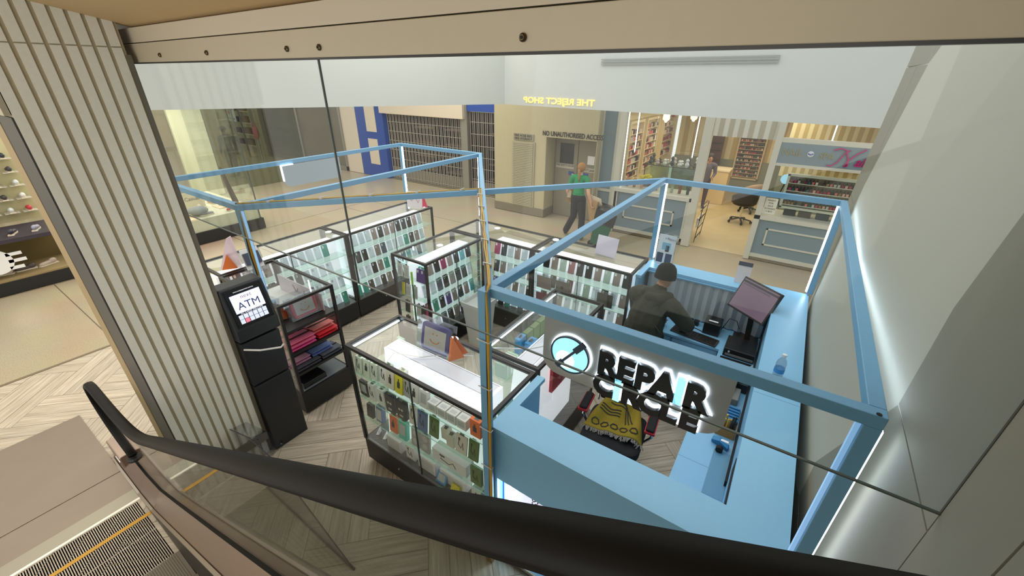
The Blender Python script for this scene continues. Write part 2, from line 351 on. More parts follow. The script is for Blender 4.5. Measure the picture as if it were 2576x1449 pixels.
# dark glazed shop front and far shop at the left
mb = MB().box(-19.5, -14.0, 9.75, 9.8, 0, 3.0); struct('window_1', mb, M('grey_tinted_glass', (104, 100, 86), .16, ns=.8, amt=.22))
o = struct('trim_9', MB().box(-16.9, -16.8, 9.7, 9.76, 0, 3.0).box(-19.55, -19.42, 9.6, 9.8, 0, 3).box(-14.1, -14.0, 9.68, 9.8, 0, 3), M('post_grey'))
struct('baseboard_shop', MB().box(-19.5, -14.0, 9.68, 9.76, 0, .15), M('grey_skirting'))
struct('wall_left', MB().box(-26, -20.0, 12.4, 12.5, 0, 3.6).box(-26, -25.9, 2, 12.4, 0, 3.6), M('shop_cream', (214, 200, 170), .7))
struct('wall_left', MB().box(-20.2, -19.95, 9.2, 12.4, 0, 3.6), M('pinkish_plaster'))
# ================================================================== ESCALATOR
E_ = thing('escalator', (-3.87, 0, 0), 'escalator with black handrail and steel decks rising from the herringbone landing', 'escalator')
PLATE = M('landing_plate_steel', (140, 128, 116), .42, .6, ns=3, amt=.10)
obj('floor_plate', MB().box(-5.56, -4.345, -1.35, .14, 0, .006).box(-4.335, -4.02, -1.35, .14, 0, .006), PLATE, E_)
obj('comb_plate', MB().box(-4.02, -3.885, -1.35, .14, 0, .008), M('comb_alloy', (150, 146, 132), .4, .8), E_)
obj('comb_edge', MB().box(-3.885, -3.862, -1.35, .14, 0, .009), M('bright_edge', (250, 246, 232), .3, emit=.1), E_)
GRO = M('grooved_tread', (104, 98, 88), .45, .8); RIS = M('riser_metal', (70, 66, 60), .5, .7)
def nose(x):                                            # height of the step band at x
    if x < -3.3: return 0
    return .577 * (x + 3.3) if x > -2.9 else (x + 3.3) ** 2 * .72
xs = [-3.855 + .4 * k for k in range(0, 12)]
zs_ = [0, 0, .06, .19, .38, .60, .83, 1.06, 1.29, 1.52, 1.75, 1.98]
for k, (x, z) in enumerate(zip(xs, zs_)):
    mb = MB()
    n = 110 if k < 4 else 55
    for q in range(n):
        y = -1.33 + q * 1.45 / n; mb.box(x, x + .395, y, y + .5 * 1.45 / n, z - .012, z)
    mb.box(x, x + .395, -1.33, .14, z - .03, z - .012)
    st = obj('step', mb, GRO, E_)
    if k: obj('riser', MB().box(x - .004, x + .006, -1.33, .14, zs_[k - 1] - .03, z - .013 if z - .013 > zs_[k-1] - .02 else zs_[k-1] - .015), RIS, st)
    if k == 0: obj('yellow_mark', MB().box(x + .19, x + .225, -1.33, .14, z, z + .002), YEL, st)
# skirt + inner deck + outer deck (profiles following the incline)
def dz(x):                                              # deck height above floor
    pts = [(-4.6, .12), (-3.9, .16), (-3.5, .27), (-3.0, .53), (-2.0, 1.07), (0, 2.17), (1.2, 2.83)]
    for (a, za), (b, zb) in zip(pts[:-1], pts[1:]):
        if x <= b: return za + (zb - za) * (x - a) / (b - a)
    return pts[-1][1]
XS = [-4.6 + .1 * k for k in range(58)]
def band(name, y0, z0, y1, z1, mat, th=.02):
    mb = MB(); vs = []; fs = []
    for x in XS:
        z = dz(x); vs += [(x, y0, z + z0), (x, y1, z + z1), (x, y1, z + z1 - th), (x, y0, z + z0 - th)]
    for i in range(len(XS) - 1):
        a = i * 4; b = a + 4
        fs += [(a, b, b + 1, a + 1), (a + 1, b + 1, b + 2, a + 2), (a + 2, b + 2, b + 3, a + 3), (a + 3, b + 3, b, a)]
    fs += [(0, 1, 2, 3), tuple(len(vs) - 4 + q for q in (3, 2, 1, 0))]
    mb.add(vs, fs); return obj(name, mb, mat, E_)
DECK = M('deck_steel', (160, 142, 130), .26, .9, ns=6, amt=.1, stretch=(30, 1, 1))
band('inner_deck', .155, -.13, .238, 0, DECK)
band('glazing_groove', .238, .004, .262, .004, RUBBER)
band('outer_deck', .262, 0, .34, -.02, DECK)
band('skirt_panel', .142, -.14, .155, -.13, M('skirt_black', (24, 22, 22), .35, .3), .42)
band('skirt_trim', .140, -.125, .157, -.118, M('skirt_trim_steel', (170, 160, 148), .3, .9), .012)
band('outer_cladding', .332, -.02, .342, -.02, M('cladding_grey', (120, 114, 104), .5, .4), .55)
obj('newel_box', MB().box(-4.66, -4.3, .17, .33, 0, .16), DECK, E_, bevel=.01)
obj('sensor_window', MB().box(-4.45, -4.33, .165, .17, .05, .10), CHROME, E_)
# handrail loop
def hz(x):
    pts = [(-4.3, .92), (-3.8, .90), (-3.4, .96), (-3.02, 1.12), (-2.6, 1.36), (0, 2.822), (1.3, 3.55)]
    for (a, za), (b, zb) in zip(pts[:-1], pts[1:]):
        if x <= b: return za + (zb - za) * (x - a) / (b - a)
    return pts[-1][1]
path = []
for k in range(9): a = -PI / 2 - PI * k / 8; path.append((-4.32 + math.cos(a) * .31, .25, .62 + math.sin(a) * .31))
path = [(-4.1, .25, .27), (-4.2, .25, .28)] + path + [(-4.3 + .12 * k, .25, hz(-4.3 + .12 * k)) for k in range(1, 47)]
for _ in range(2):
    path = [path[0]] + [tuple((Vector(path[i - 1]) + Vector(path[i]) * 2 + Vector(path[i + 1])) / 4) for i in range(1, len(path) - 1)] + [path[-1]]
mb = MB(); P = [Vector(p) for p in path]; vs = []; fs = []; prof = [(-.032, -.012), (-.034, .004), (-.024, .018), (0, .023), (.024, .018), (.034, .004), (.032, -.012), (.02, -.016), (-.02, -.016)]
for i, p in enumerate(P):
    t = (P[min(i + 1, len(P) - 1)] - P[max(i - 1, 0)]).normalized(); u = Vector((0, 1, 0)); n = t.cross(u) * -1
    n = -t.cross(Vector((0, 1, 0))) if False else Vector((-t.z, 0, t.x))
    for a, b in prof: vs.append(p + u * a + n * b)
m_ = len(prof)
for i in range(len(P) - 1):
    for k in range(m_): fs.append((i * m_ + k, i * m_ + (k + 1) % m_, (i + 1) * m_ + (k + 1) % m_, (i + 1) * m_ + k))
fs += [tuple(range(m_))[::-1], tuple((len(P) - 1) * m_ + k for k in range(m_))]
mb.add(vs, fs); obj('handrail', mb, RUBBER, E_, smooth=True)
gp = [(p[0], .25, p[2]) for p in path[2:]]
mb = MB(); vs = []; fs = []
for p in path[3:]:
    x = p[0]; zb = max(dz(x), .14)
    top = p[2] - .02 if p[2] > .6 else p[2] + .02
    if x < -4.34 and p[2] < .62: continue
    vs += [(x, .247, zb), (x, .247, top), (x, .253, top), (x, .253, zb)]
vs = sorted(vs, key=lambda v: 0)
n = len(vs) // 4
for i in range(n - 1):
    a = i * 4; b = a + 4; fs += [(a, b, b + 1, a + 1), (a + 3, a + 2, b + 2, b + 3), (a + 1, b + 1, b + 2, a + 2)]
mb.add(vs, fs); obj('glass_panel', mb, BALGL, E_)
obj('handrail_guide', MB().tube([(q[0], q[1], q[2] - .022) for q in path[9:]], .008, 6), STEEL, E_)
mb = MB().lathe([(.055, 0), (.055, .015), (.045, .03)], (-4.13, .25, .205), 18, None); obj('handrail_entry', mb, M('entry_black', (26, 25, 26), .5), E_)

# clear acrylic guard standing beyond the escalator
t = thing('acrylic_guard', (-2.7, .86, 0), 'clear acrylic guard with dark edges between escalator and striped column', 'guard')
mb = MB().prism([(-3.46, .80, .02), (-3.46, .80, .47), (-3.05, .80, .62), (-2.75, .80, .60), (-1.9, .80, .0)], (0, .006, 0))
mb.prism([(-3.46, .80, .47), (-3.05, .80, .62), (-3.05, .93, .58), (-3.46, .93, .45)], (0, 0, .005))
mb.prism([(-3.05, .80, .62), (-2.75, .80, .60), (-2.8, .93, .58), (-3.05, .93, .58)], (0, 0, .005))
obj('panel', mb, ACR, t)
obj('edge', MB().tube([(-3.46, .80, .475), (-3.05, .80, .625), (-2.75, .80, .605), (-1.9, .80, .005)], .005, 6), M('smoky_edge', (58, 56, 66), .2), t)
obj('foot_rail', MB().box(-3.46, -1.9, .795, .811, 0, .012), M('smoky_edge'), t)

# ================================================================== GLASS SCREEN over the kiosk
t = thing('glass_screen', (-1.5, 1.1, 2.28), 'hanging frameless glass screen with a straight lower edge in front of the kiosk', 'glass screen')
obj('pane', MB().box(-3.95, -1.668, 1.097, 1.103, 2.28, 3.28), SCREEN, t); obj('pane', MB().box(-1.662, .50, 1.097, 1.103, 2.28, 3.28), SCREEN, t)
EDG = M('glass_edge_dark', (74, 84, 80), .3)
obj('pane_edge', MB().box(-3.95, .50, 1.096, 1.104, 2.276, 2.2805), EDG, t)
obj('pane_joint', MB().box(-1.668, -1.662, 1.096, 1.104, 2.28, 3.28), EDG, t)
obj('clamp_rail', MB().box(-4.5, 2.5, 1.085, 1.095, 3.262, 3.36).box(-4.5, 2.5, 1.095, 1.16, 3.34, 3.36), M('rail_paint', (176, 168, 148), .5, .1, ns=30, amt=.03), t, bevel=.002)
obj('upper_plate', MB().box(-4.5, 2.5, 1.092, 1.16, 3.365, 3.44), M('plate_paint', (184, 176, 158), .5), t)
obj('rubber_seal', MB().box(-4.5, 2.5, 1.088, 1.108, 3.255, 3.263), BLACK, t)
for x in (-3.12, -2.55, -1.84, -1.62, -.70, .26):
    b = obj('bolt', MB().lathe([(.011, 0), (.011, .006), (.007, .010)], (0, 0, 0), 12, Matrix.Translation((x, 1.085, 3.295)) @ Matrix.Rotation(PI / 2, 4, 'X')), M('bolt_bronze', (92, 82, 64), .35, .9), t)
    obj('bolt_socket', MB().lathe([(.0045, 0), (.0045, .002)], (0, 0, 0), 6, Matrix.Translation((x, 1.0755, 3.295)) @ Matrix.Rotation(PI / 2, 4, 'X')), DARK, b)

# ================================================================== STRIPED COLUMN
t = thing('striped_column', (-3.78, .75, 0), 'tall square column faced with pale vertical strips and brown grooves', 'column')
obj('core', MB().box(-4.1, -3.476, .46, 1.04, 0, 4.4), M('groove_brown', (182, 172, 148), .7, ns=40, amt=.12), t)
mb = MB(); n = 9; w = .585 / n
for z0, z1 in ((0, 3.335), (3.342, 4.4)):
    for k in range(n): mb.box(-3.476, -3.468, .455 + k * w + .004, .455 + (k + 1) * w - .016, z0, z1)
obj('strip_panel', mb, M('strip_white', (234, 235, 226), .55, ns=60, amt=.05), t)
obj('corner_trim', MB().box(-3.5, -3.466, 1.035, 1.056, 0, 3.30), M('trim_grey', (112, 108, 98), .5), t)
obj('side_panel', MB().box(-4.1, -3.86, .447, .46, 0, 2.99), M('woodgrain_tan', (158, 138, 102), .6, ns=30, amt=.14, stretch=(6, 1, .6)), t)
obj('side_recess', MB().box(-3.86, -3.47, .45, .46, 0, 2.99), M('recess_dark', (66, 66, 64), .5), t)
obj('head_panel', MB().box(-4.9, -3.47, .43, .455, 3.0, 4.4), M('head_panel_paint', (176, 170, 150), .6), t)
obj('kick_rail', MB().box(-3.466, -3.452, .44, 1.05, .155, .245), M('kick_steel', (150, 148, 140), .4, .7), t)
mb = MB()
for y, z in ((.93, .19), (.96, .22), (.55, .2)): mb.lathe([(.006, 0), (.006, .004)], (0, 0, 0), 8, Matrix.Translation((-3.452, y, z)) @ Matrix.Rotation(PI / 2, 4, 'Y'))
obj('screw', mb, DGREY, t)

# ================================================================== KIOSK FRAME
t = thing('kiosk_frame', (-2.5, 3.1, 0), 'pale blue square tube canopy frame standing over the whole kiosk', 'frame')
zt = 2.22; hb = .05
G_ = (-1.15, 1.50); H_ = (.425, 1.50); I_ = (.425, 4.65); F_ = (-1.15, 4.65); A_ = (-5.38, 1.50); B_ = (-3.76, 1.50); C_ = (-5.38, 4.75); D_ = (-3.76, 4.75)
def beam(a, b, e=.025):
    a = Vector((*a, zt)); b = Vector((*b, zt)); d = (b - a).normalized() * e
    return obj('beam', MB().bar(a - d, b + d, .05, .05), BLUEF, t, bevel=.003)
for a, b, e_ in ((G_, H_, .025), (H_, I_, -.0255), (I_, F_, .025), (F_, G_, -.0255), (A_, B_, .025), (B_, D_, -.0255), (D_, C_, .025), (C_, A_, -.0255)): beam(a, b, e_)
obj('beam', MB().bar((B_[0], B_[1], zt - .001), (F_[0], F_[1], zt - .001), .045, .048), BLUEF, t, bevel=.003)
obj('beam', MB().bar((D_[0], D_[1], zt + .001), (G_[0], G_[1], zt + .001), .045, .048), BLUEF, t, bevel=.003)
for n_, (x, y) in dict(G=G_, H=H_, I=I_, F=F_, A=A_, B=B_, C=C_, D=D_).items():
    z0 = 1.312 if n_ in 'IFCDAB' else (0 if n_ == 'G' else 1.302)
    if n_ == 'G': y = 1.455
    if n_ == 'H': z0 = 1.302
    obj('post', MB().box(x - .025, x + .025, y - .025, y + .025, z0, zt - .025 if n_ != 'G' else zt + .025), BLUEF, t, bevel=.003)
    sx = {'F': .03, 'I': -.03, 'D': -.03, 'C': .03, 'H': -.03, 'G': 0, 'A': .03, 'B': .03}[n_]
    sy = -.03 if y > 3 else .03
    if n_ != 'G':
        obj('led_tube', MB().box(x + sx - .009, x + sx + .009, y + sy * .2 - .009, y + sy * .2 + .009, 1.33, zt - .03), LED if n_ in 'FIDC' else M('lit_face_glow', (150, 196, 240), .4, emit=.35), t)  # H's lit face put in as a dim blue glow; same on A, B
# led strips under the beams of the right bay (they wash the stone wall)
obj('led_tube', MB().box(.452, .458, 1.6, 4.55, zt - .02, zt - .008), M('wall_wash_strip', (240, 248, 255), .4, emit=6.0), t)
obj('led_tube', MB().box(.452, .458, 1.49, 1.51, 1.34, 2.18), M('wall_wash_strip'), t)
obj('led_tube', MB().box(-.9, .2, 1.527, 1.533, zt - .04, zt - .03), LEDS, t)
obj('end_plug', MB().lathe([(.008, 0), (.008, .002)], (.425, 1.485, zt + .0255), 12), DARK, t)
# yellow-brown supply cable
CAB = M('yellow_cable', (190, 150, 50), .5); CABD = M('brown_cable', (66, 52, 36), .5)
def cable(off, m):
    pts = []; rnd = random.Random(int(off * 1000) + 5)
    Bp = Vector((B_[0], B_[1], zt + .03)); Ep = Vector(((B_[0] + F_[0]) / 2, (B_[1] + F_[1]) / 2, zt + .032)); Gp = Vector((G_[0], 1.49, zt + .034))
    pts.append(Vector((B_[0] + .028, B_[1] - .01, 1.35))); pts.append(Vector((B_[0] + .028, B_[1] - .02 + off, 1.8))); pts.append(Vector((B_[0] + .02, B_[1] - .01, 2.2)))
    for k in range(13): pts.append(Bp.lerp(Ep, k / 12) + Vector((off, off, rnd.uniform(-.001, .003))))
    for k in range(1, 13): pts.append(Ep.lerp(Gp, k / 12) + Vector((off + rnd.uniform(-.006, .006), 0, rnd.uniform(0, .004))))
    pts.append(Vector((-1.125, 1.44, zt + .02)))
    for k in range(12): pts.append(Vector((-1.113 + off * .6, 1.425 + rnd.uniform(-.003, .003), 2.1 - k * .185)))
    obj('cable', MB().tube(pts, .0062, 6), m, t)
cable(.0, CAB); cable(.013, CAB); cable(-.011, CABD)
for k in range(6):
    z = 1.95 - k * .32; obj('cable_tie', MB().box(-1.18, -1.098, 1.417, 1.421, z, z + .006).box(-1.100, -1.096, 1.417, 1.44, z, z + .006), LGREY, t)
for k in range(5):
    p = Vector((B_[0], B_[1], zt)).lerp(Vector((-2.455, 3.075, zt)), .12 + k * .2); obj('cable_tie', MB().box(p.x - .003, p.x + .003, p.y - .03, p.y + .03, zt + .026, zt + .044), LGREY, t)
for k in range(5):
    p = Vector((-2.455, 3.075, zt)).lerp(Vector((-1.15, 1.5, zt)), .12 + k * .19); obj('cable_tie', MB().box(p.x - .03, p.x + .03, p.y - .003, p.y + .003, zt + .026, zt + .046), LGREY, t)
# hook block at the post foot
obj('plug', MB().box(-1.15, -1.10, 1.40, 1.43, 0.0, .05), M('brass_plug', (150, 120, 70), .4, .6), t)

# ================================================================== REPAIR SIGN hanging on the front beam
t = thing('repair_sign', (-.4, 1.53, 1.85), 'grey rounded hanging sign with a halo-lit round logo reading REPAIR CIRCLE', 'sign')
def rrect(x0, x1, z0, z1, y, r, top=False, n=6):
    p = []
    for cx_, cz_, a0 in ((x0 + r, z0 + r, PI), (x1 - r, z0 + r, 1.5 * PI)):
        for k in range(n + 1): a = a0 + k * PI / 2 / n; p.append((cx_ + r * math.cos(a), y, cz_ + r * math.sin(a)))
    return p + ([(x1, y, z1), (x0, y, z1)])
obj('board', MB().prism(rrect(-.82, .025, 1.865, 2.195, 1.505, .09), (0, .02, 0)), M('sign_grey', (158, 160, 160), .5, .1), t)
def halo(p, nm='halo'): return obj(nm, p, M('white_halo', (236, 246, 255), .4, emit=3.2), t)
T90 = lambda x, y, z: Matrix.Translation((x, y, z)) @ Matrix.Rotation(PI / 2, 4, 'X')
halo(MB().lathe([(.108, 0), (.108, .006)], (0, 0, 0), 40, T90(-.665, 1.505, 2.02)))
obj('logo_ring', MB().lathe([(.102, .008), (.102, .022), (.094, .022), (.094, .008)], (0, 0, 0), 40, T90(-.665, 1.505, 2.02)), M('ring_navy', (58, 74, 92), .4), t)
obj('logo_disc', MB().lathe([(.094, .004), (.094, .018)], (0, 0, 0), 40, T90(-.665, 1.505, 2.02)), M('logo_cyan', (150, 226, 245), .4, emit=.9), t)
obj('logo_sheen', MB().lathe([(.05, 0), (.05, .0195)], (0, 0, 0), 24, T90(-.688, 1.505, 1.985)), M('logo_white', (232, 244, 248), .4, emit=.7), t)
R_ = Matrix.Translation((-.665, 1.484, 2.02)) @ Matrix.Rotation(math.radians(-52), 4, 'Y')
mb = MB().box(-.092, .092, -.006, 0, -.006, .006, R_).box(-.10, -.055, -.009, 0, -.013, .013, R_).box(.045, .115, -.009, 0, -.015, .015, R_)
obj('logo_screwdriver', mb, M('ring_navy'), t)
LET = M('letter_black', (18, 24, 30), .3); LC = M('letter_cyan', (140, 222, 240), .4, emit=1.2)
def word(s, x0, z, size, step, lit=()):
    x = x0
    for i, ch in enumerate(s):
        w = step * (.55 if ch == 'I' else 1)
        text('letter_halo', ch, size, M('white_halo'), (x + w / 2, 1.500, z), (1, 0, 0), (0, 0, 1), t, .003, bold=.016, sx=.92)
        text('letter', ch, size, LC if i in lit else LET, (x + w / 2, 1.484, z), (1, 0, 0), (0, 0, 1), t, .010, bold=.009, sx=.92)
        x += w
word('REPAIR', -.515, 2.045, .165, .083, lit=(4,))
word('CIRCLE', -.52, 1.93, .155, .083, lit=(1,))
t2 = thing('blank_hanging_sign', (-5.38, 3.15, 1.9), 'pale rounded blank sign hanging under the far left beam of the frame', 'sign')
mb = MB().prism([(-5.36, y, z) for (y, _, z) in rrect(2.75, 3.57, 1.92, 2.19, 0, .07)], (.02, 0, 0)); obj('board', mb, M('sign_pale_grey', (168, 178, 186), .4, .3), t2)
obj('edge_light', MB().box(-5.362, -5.338, 2.738, 2.748, 2.0, 2.19).box(-5.362, -5.338, 2.75, 2.9, 2.186, 2.194), LEDS, t2)

# ================================================================== BLUE SERVICE COUNTER
t = thing('service_counter', (-.37, 3.05, 0), 'light blue U-shaped service counter with a raised ledge and lower worktop', 'counter')
L = [(-1.15, 1.47), (.425, 1.47), (.425, 4.65), (-1.15, 4.65), (-1.15, 4.12), (-1.09, 4.12), (-1.09, 4.40), (.15, 4.40), (.15, 1.72), (-1.09, 1.72), (-1.09, 2.05), (-1.15, 2.05)]
L0 = [(x, y, 1.27) for x, y in L]
mb = MB()
for q in ([(-1.15, 1.47), (.425, 1.47), (.425, 1.72), (-1.15, 1.72)], [(.15, 1.72), (.425, 1.72), (.425, 4.65), (.15, 4.65)], [(-1.15, 4.40), (.15, 4.40), (.15, 4.65), (-1.15, 4.65)],
          [(-1.15, 1.72), (-1.09, 1.72), (-1.09, 2.05), (-1.15, 2.05)], [(-1.15, 4.12), (-1.09, 4.12), (-1.09, 4.40), (-1.15, 4.40)]):
    mb.prism([(x, y, 1.27) for x, y in q], (0, 0, .03))
obj('ledge', mb, BLUE, t)
mb = MB().box(-1.148, .42, 1.485, 1.515, .84, 1.27).box(-1.148, -1.105, 1.485, 1.515, 0, .84).box(.36, .42, 1.485, 1.515, 0, .84).box(-1.105, .36, 1.485, 1.515, 0, .06)
obj('front_panel', mb, BLUE, t)
mb = MB().box(.39, .42, 1.515, 4.63, 0, 1.27).box(-1.148, .39, 4.60, 4.63, 0, 1.27).box(-1.148, -1.12, 1.515, 2.04, 0, 1.27).box(-1.148, -1.12, 4.13, 4.60, 0, 1.27).box(.16, .175, 1.70, 4.41, .815, 1.27).box(-1.12, .16, 1.70, 1.715, .0, 1.27)
obj('side_panel', mb, BLUE, t)
obj('worktop', MB().box(-.17, .16, 1.715, 4.395, .785, .81).box(-1.12, -.17, 3.94, 4.395, .785, .81), BLUE, t)
obj('cupboard_body', MB().box(-.14, .15, 1.73, 4.38, .08, .785).box(-1.10, -.14, 3.97, 4.38, .08, .785).box(-.10, .15, 1.73, 4.38, 0, .08).box(-1.10, -.1, 4.02, 4.38, 0, .08), M('blue_carcass', (96, 150, 188), .45), t)
for a, b in ((-1.08, -.64), (-.62, -.18)):
    d = obj('door', MB().box(a, b, 3.952, 3.97, .10, .77), BLUE, t, bevel=.004); obj('lock', MB().lathe([(.012, 0), (.012, .008)], (0, 0, 0), 12, T90((a + b) / 2, 3.952, .70)), DARK, d)
for k in range(4): obj('door', MB().box(-.155, -.14, 1.8 + k * .53, 1.8 + k * .53 + .51, .10, .77), BLUE, t, bevel=.004)
mb = MB(); n = 14
for k in range(n):
    a = -1.08 + k * 1.22 / n; w = 1.22 / n; mb.prism([(a, 4.398, .82), (a + w / 2, 4.375, .82), (a + w, 4.398, .82)], (0, 0, .44))
obj('corrugated_panel', mb, M('corrugated_silver', (190, 196, 200), .4, .3), t)
obj('back_splash_trim', MB().box(-1.09, .15, 4.37, 4.40, 1.255, 1.268), BLUEF, t)
obj('worktop_patch', MB().box(.035, .158, 2.17, 2.60, .8105, .812), M('patch_dull_blue', (96, 150, 184), .5), t)  # flat rectangle of duller blue on the worktop
obj('cable_slot', MB().box(.146, .150, 1.74, 2.1, 1.17, 1.268).box(.146, .158, 2.3, 4.35, .812, .86), DARK, t)
obj('surface_seam', MB().box(.151, .424, 2.745, 2.748, 1.3, 1.3004), M('seam_blue', (84, 134, 170), .5), t)
obj('surface_seam', MB().box(-.168, .158, 2.395, 2.398, .81, .8104), M('seam_blue'), t)
obj('lightbox_window', MB().box(-1.10, .36, 1.56, 1.57, .06, .84), M('lit_blue_panel', (150, 196, 240), .4, emit=.8), t)
obj('window_light', MB().box(-1.045, -1.03, 1.53, 1.545, .08, .83), LED, t)
obj('poster', MB().box(-.98, -.70, 1.545, 1.555, .5, .80), M('poster_lilac', (222, 224, 244), .5, emit=.5), t)
text('poster_text', 'GLASS', .07, DGREY, (-.84, 1.543, .66), (0, 0, 1), (-1, 0, 0), t, .001)
obj('poster', MB().box(-.66, -.60, 1.545, 1.555, .1, .80), M('poster_blue', (62, 118, 196), .5, emit=.3), t)
obj('poster', MB().box(-.56, -.2, 1.545, 1.555, .1, .80), M('poster_white', (226, 236, 248), .5, emit=.5), t)
obj('poster', MB().box(-1.0, -.66, 1.54, 1.55, .08, .42), M('poster_white'), t)
obj('window_rim', MB().box(-1.12, .38, 1.475, 1.485, .03, .06).box(-1.12, .38, 1.47, 1.485, 0.0, .02), STEEL, t)

# ================================================================== DISPLAY CASES
LBX = M('lit_box_white', (240, 242, 248), .35, emit=.48)
FRM = M('case_frame_black', (30, 29, 31), .4)
def frameT(x0, x1, y0, y1, front):
    if front == '-y': return Matrix.Translation((x0, y0, 0)), x1 - x0, y1 - y0
    if front == '+x': return Matrix.Translation((x1, y0, 0)) @ Matrix.Rotation(PI / 2, 4, 'Z'), y1 - y0, x1 - x0
    return Matrix.Translation((x0, y1, 0)) @ Matrix.Rotation(-PI / 2, 4, 'Z'), y1 - y0, x1 - x0
SH = [.30, .54, .78, 1.03]
def display_case(nm, label, x0, x1, y0, y1, front, lb=(0, 1), shelves=(1, 2, 3), ledge=.17, box=True, join=None, tint=GL, ribs=True, slope=True):
    T, Lh, D = frameT(x0, x1, y0, y1, front)
    t = thing(nm, ((x0 + x1) / 2, (y0 + y1) / 2, 0), label, 'display case', 'glass display cases of the kiosk')
    g = .003; w = .028
    base = MB().box(g, Lh - g, .01, D - .01, .045, .295, T).box(.03, Lh - .03, .05, D - .05, 0, .045, T)
    b = obj('base', base, BLK, t)
    obj('floor_panel', MB().box(g + .01, Lh - g - .01, .015, D - .015, .295, .30, T), M('case_floor_grey', (88, 90, 94), .4), t)
    for q in (.3, .7): obj('lock', MB().lathe([(.009, 0), (.009, .006)], (0, 0, 0), 10, T @ T90(Lh * q, .01, .17)), CHROME, b)
    for (u, d) in ((g, 0), (Lh - g - w, 0), (g, D - w), (Lh - g - w, D - w)):
        obj('upright', MB().box(u, u + w, d, d + w, .295, 1.283, T), FRM, t)
    mb = MB().box(g, Lh - g, 0, w, 1.283, 1.31, T).box(g, Lh - g, D - w, D, 1.283, 1.31, T).box(g, g + w, w, D - w, 1.283, 1.31, T).box(Lh - g - w, Lh - g, w, D - w, 1.283, 1.31, T)
    obj('top_rim', mb, FRM, t)
    mb = MB().box(g, Lh - g, .004, .02, .295, .312, T); obj('door_track', mb, M('track_grey', (120, 122, 124), .35, .7), t)
    e = g + w
    obj('glass_panel', MB().box(e, Lh - e, w, D - w, 1.298, 1.303, T), tint, t)
    obj('glass_panel', MB().box(e, Lh / 2, .008, .012, .312, 1.283, T), tint, t); obj('glass_panel', MB().box(Lh / 2 + .003, Lh - e, .014, .018, .312, 1.283, T), tint, t)
    obj('glass_panel', MB().box(e, Lh - e, D - .016, D - .012, .30, 1.283, T), tint, t)
    obj('glass_panel', MB().box(g + .01, g + .014, w, D - w, .30, 1.283, T), tint, t); obj('glass_panel', MB().box(Lh - g - .014, Lh - g - .01, w, D - w, .30, 1.283, T), tint, t)
    obj('pane_joint', MB().box(Lh / 2 - .001, Lh / 2 + .003, .006, .02, .312, 1.283, T), M('glass_edge_dark'), t)
    obj('rim_fill_strip', MB().box(e + .02, Lh - e - .02, .034, .042, 1.272, 1.282, T), LEDS, t)  # strip added under the front rim to brighten the fronts of the goods
    for k in shelves:
        s = obj('glass_shelf', MB().box(e, Lh - e, .03, .150 + (SH[k] - .302) * .105, SH[k] - .006, SH[k] - .001, T), GLG, t)
        obj('shelf_edge', MB().box(e, Lh - e, .028, .0305, SH[k] - .006, SH[k] - .001, T), M('green_glass_edge', (150, 205, 180), .2, emit=.15), s)
    if box:
        a, c = lb; a = e + .01 + a; c = c if c > 1 else Lh - e - .01
        P_ = [(a, .155, .302), (a, .245, 1.16), (a, .245, 1.2), (a, .41, 1.2), (a, .41, .302)]
        o = obj('light_box', MB().prism(P_, (c - a, 0, 0), T), LBX, t)
        if not ribs: obj('inset_top', MB().box(a + .025, c - .025, .265, .392, 1.2, 1.203, T), M('inset_lilac', (222, 222, 236), .3, emit=.2), o); obj('inset_edge', MB().box(a + .02, c - .02, .258, .262, 1.2, 1.204, T).box(a + .02, c - .02, .395, .399, 1.2, 1.204, T), M('edge_lilac', (186, 186, 204), .4), o)
        if ribs:
            mb = MB()
            for q in (.275, .32, .365): mb.box(a + .02, c - .02, q, q + .016, 1.2, 1.206, T)
            obj('tube_ridge', mb, M('bright_ridge', (250, 252, 255), .4, emit=.8), o)
    return t, T, Lh, D
DC = {}
DC['left_near'] = display_case('display_case', 'near unit of the long left glass phone case run behind the tablet case', -5.33, -4.75, 1.52, 3.08, '+x')
DC['left_far'] = display_case('display_case', 'far unit of the long left glass phone case run, ending near the shutters', -5.33, -4.75, 3.085, 4.72, '+x')
DC['centre'] = display_case('display_case', 'centre glass display case whose end holds screen protectors and a green brush', -3.77, -3.19, 2.98, 4.06, '+x', lb=(.06, 1))
DC['back_left'] = display_case('display_case', 'back row glass case between the centre case and the white bin corner', -3.77, -2.45, 4.07, 4.64, '-y', lb=(.55, 1))
DC['back_right'] = display_case('display_case', 'back row glass case next to the blue counter and the worker', -2.445, -1.17, 4.07, 4.64, '-y')
DC['main'] = display_case('display_case', 'nearest glass display case filled with boxed chargers and cables', -2.60, -1.17, 1.49, 2.06, '-y', lb=(.12, 1.25), ribs=False)
DC['side'] = display_case('display_case', 'narrow glass case running back from the nearest case behind the blue corner post', -1.70, -1.17, 2.09, 3.30, '-x', lb=(.30, 1.1), ribs=False)

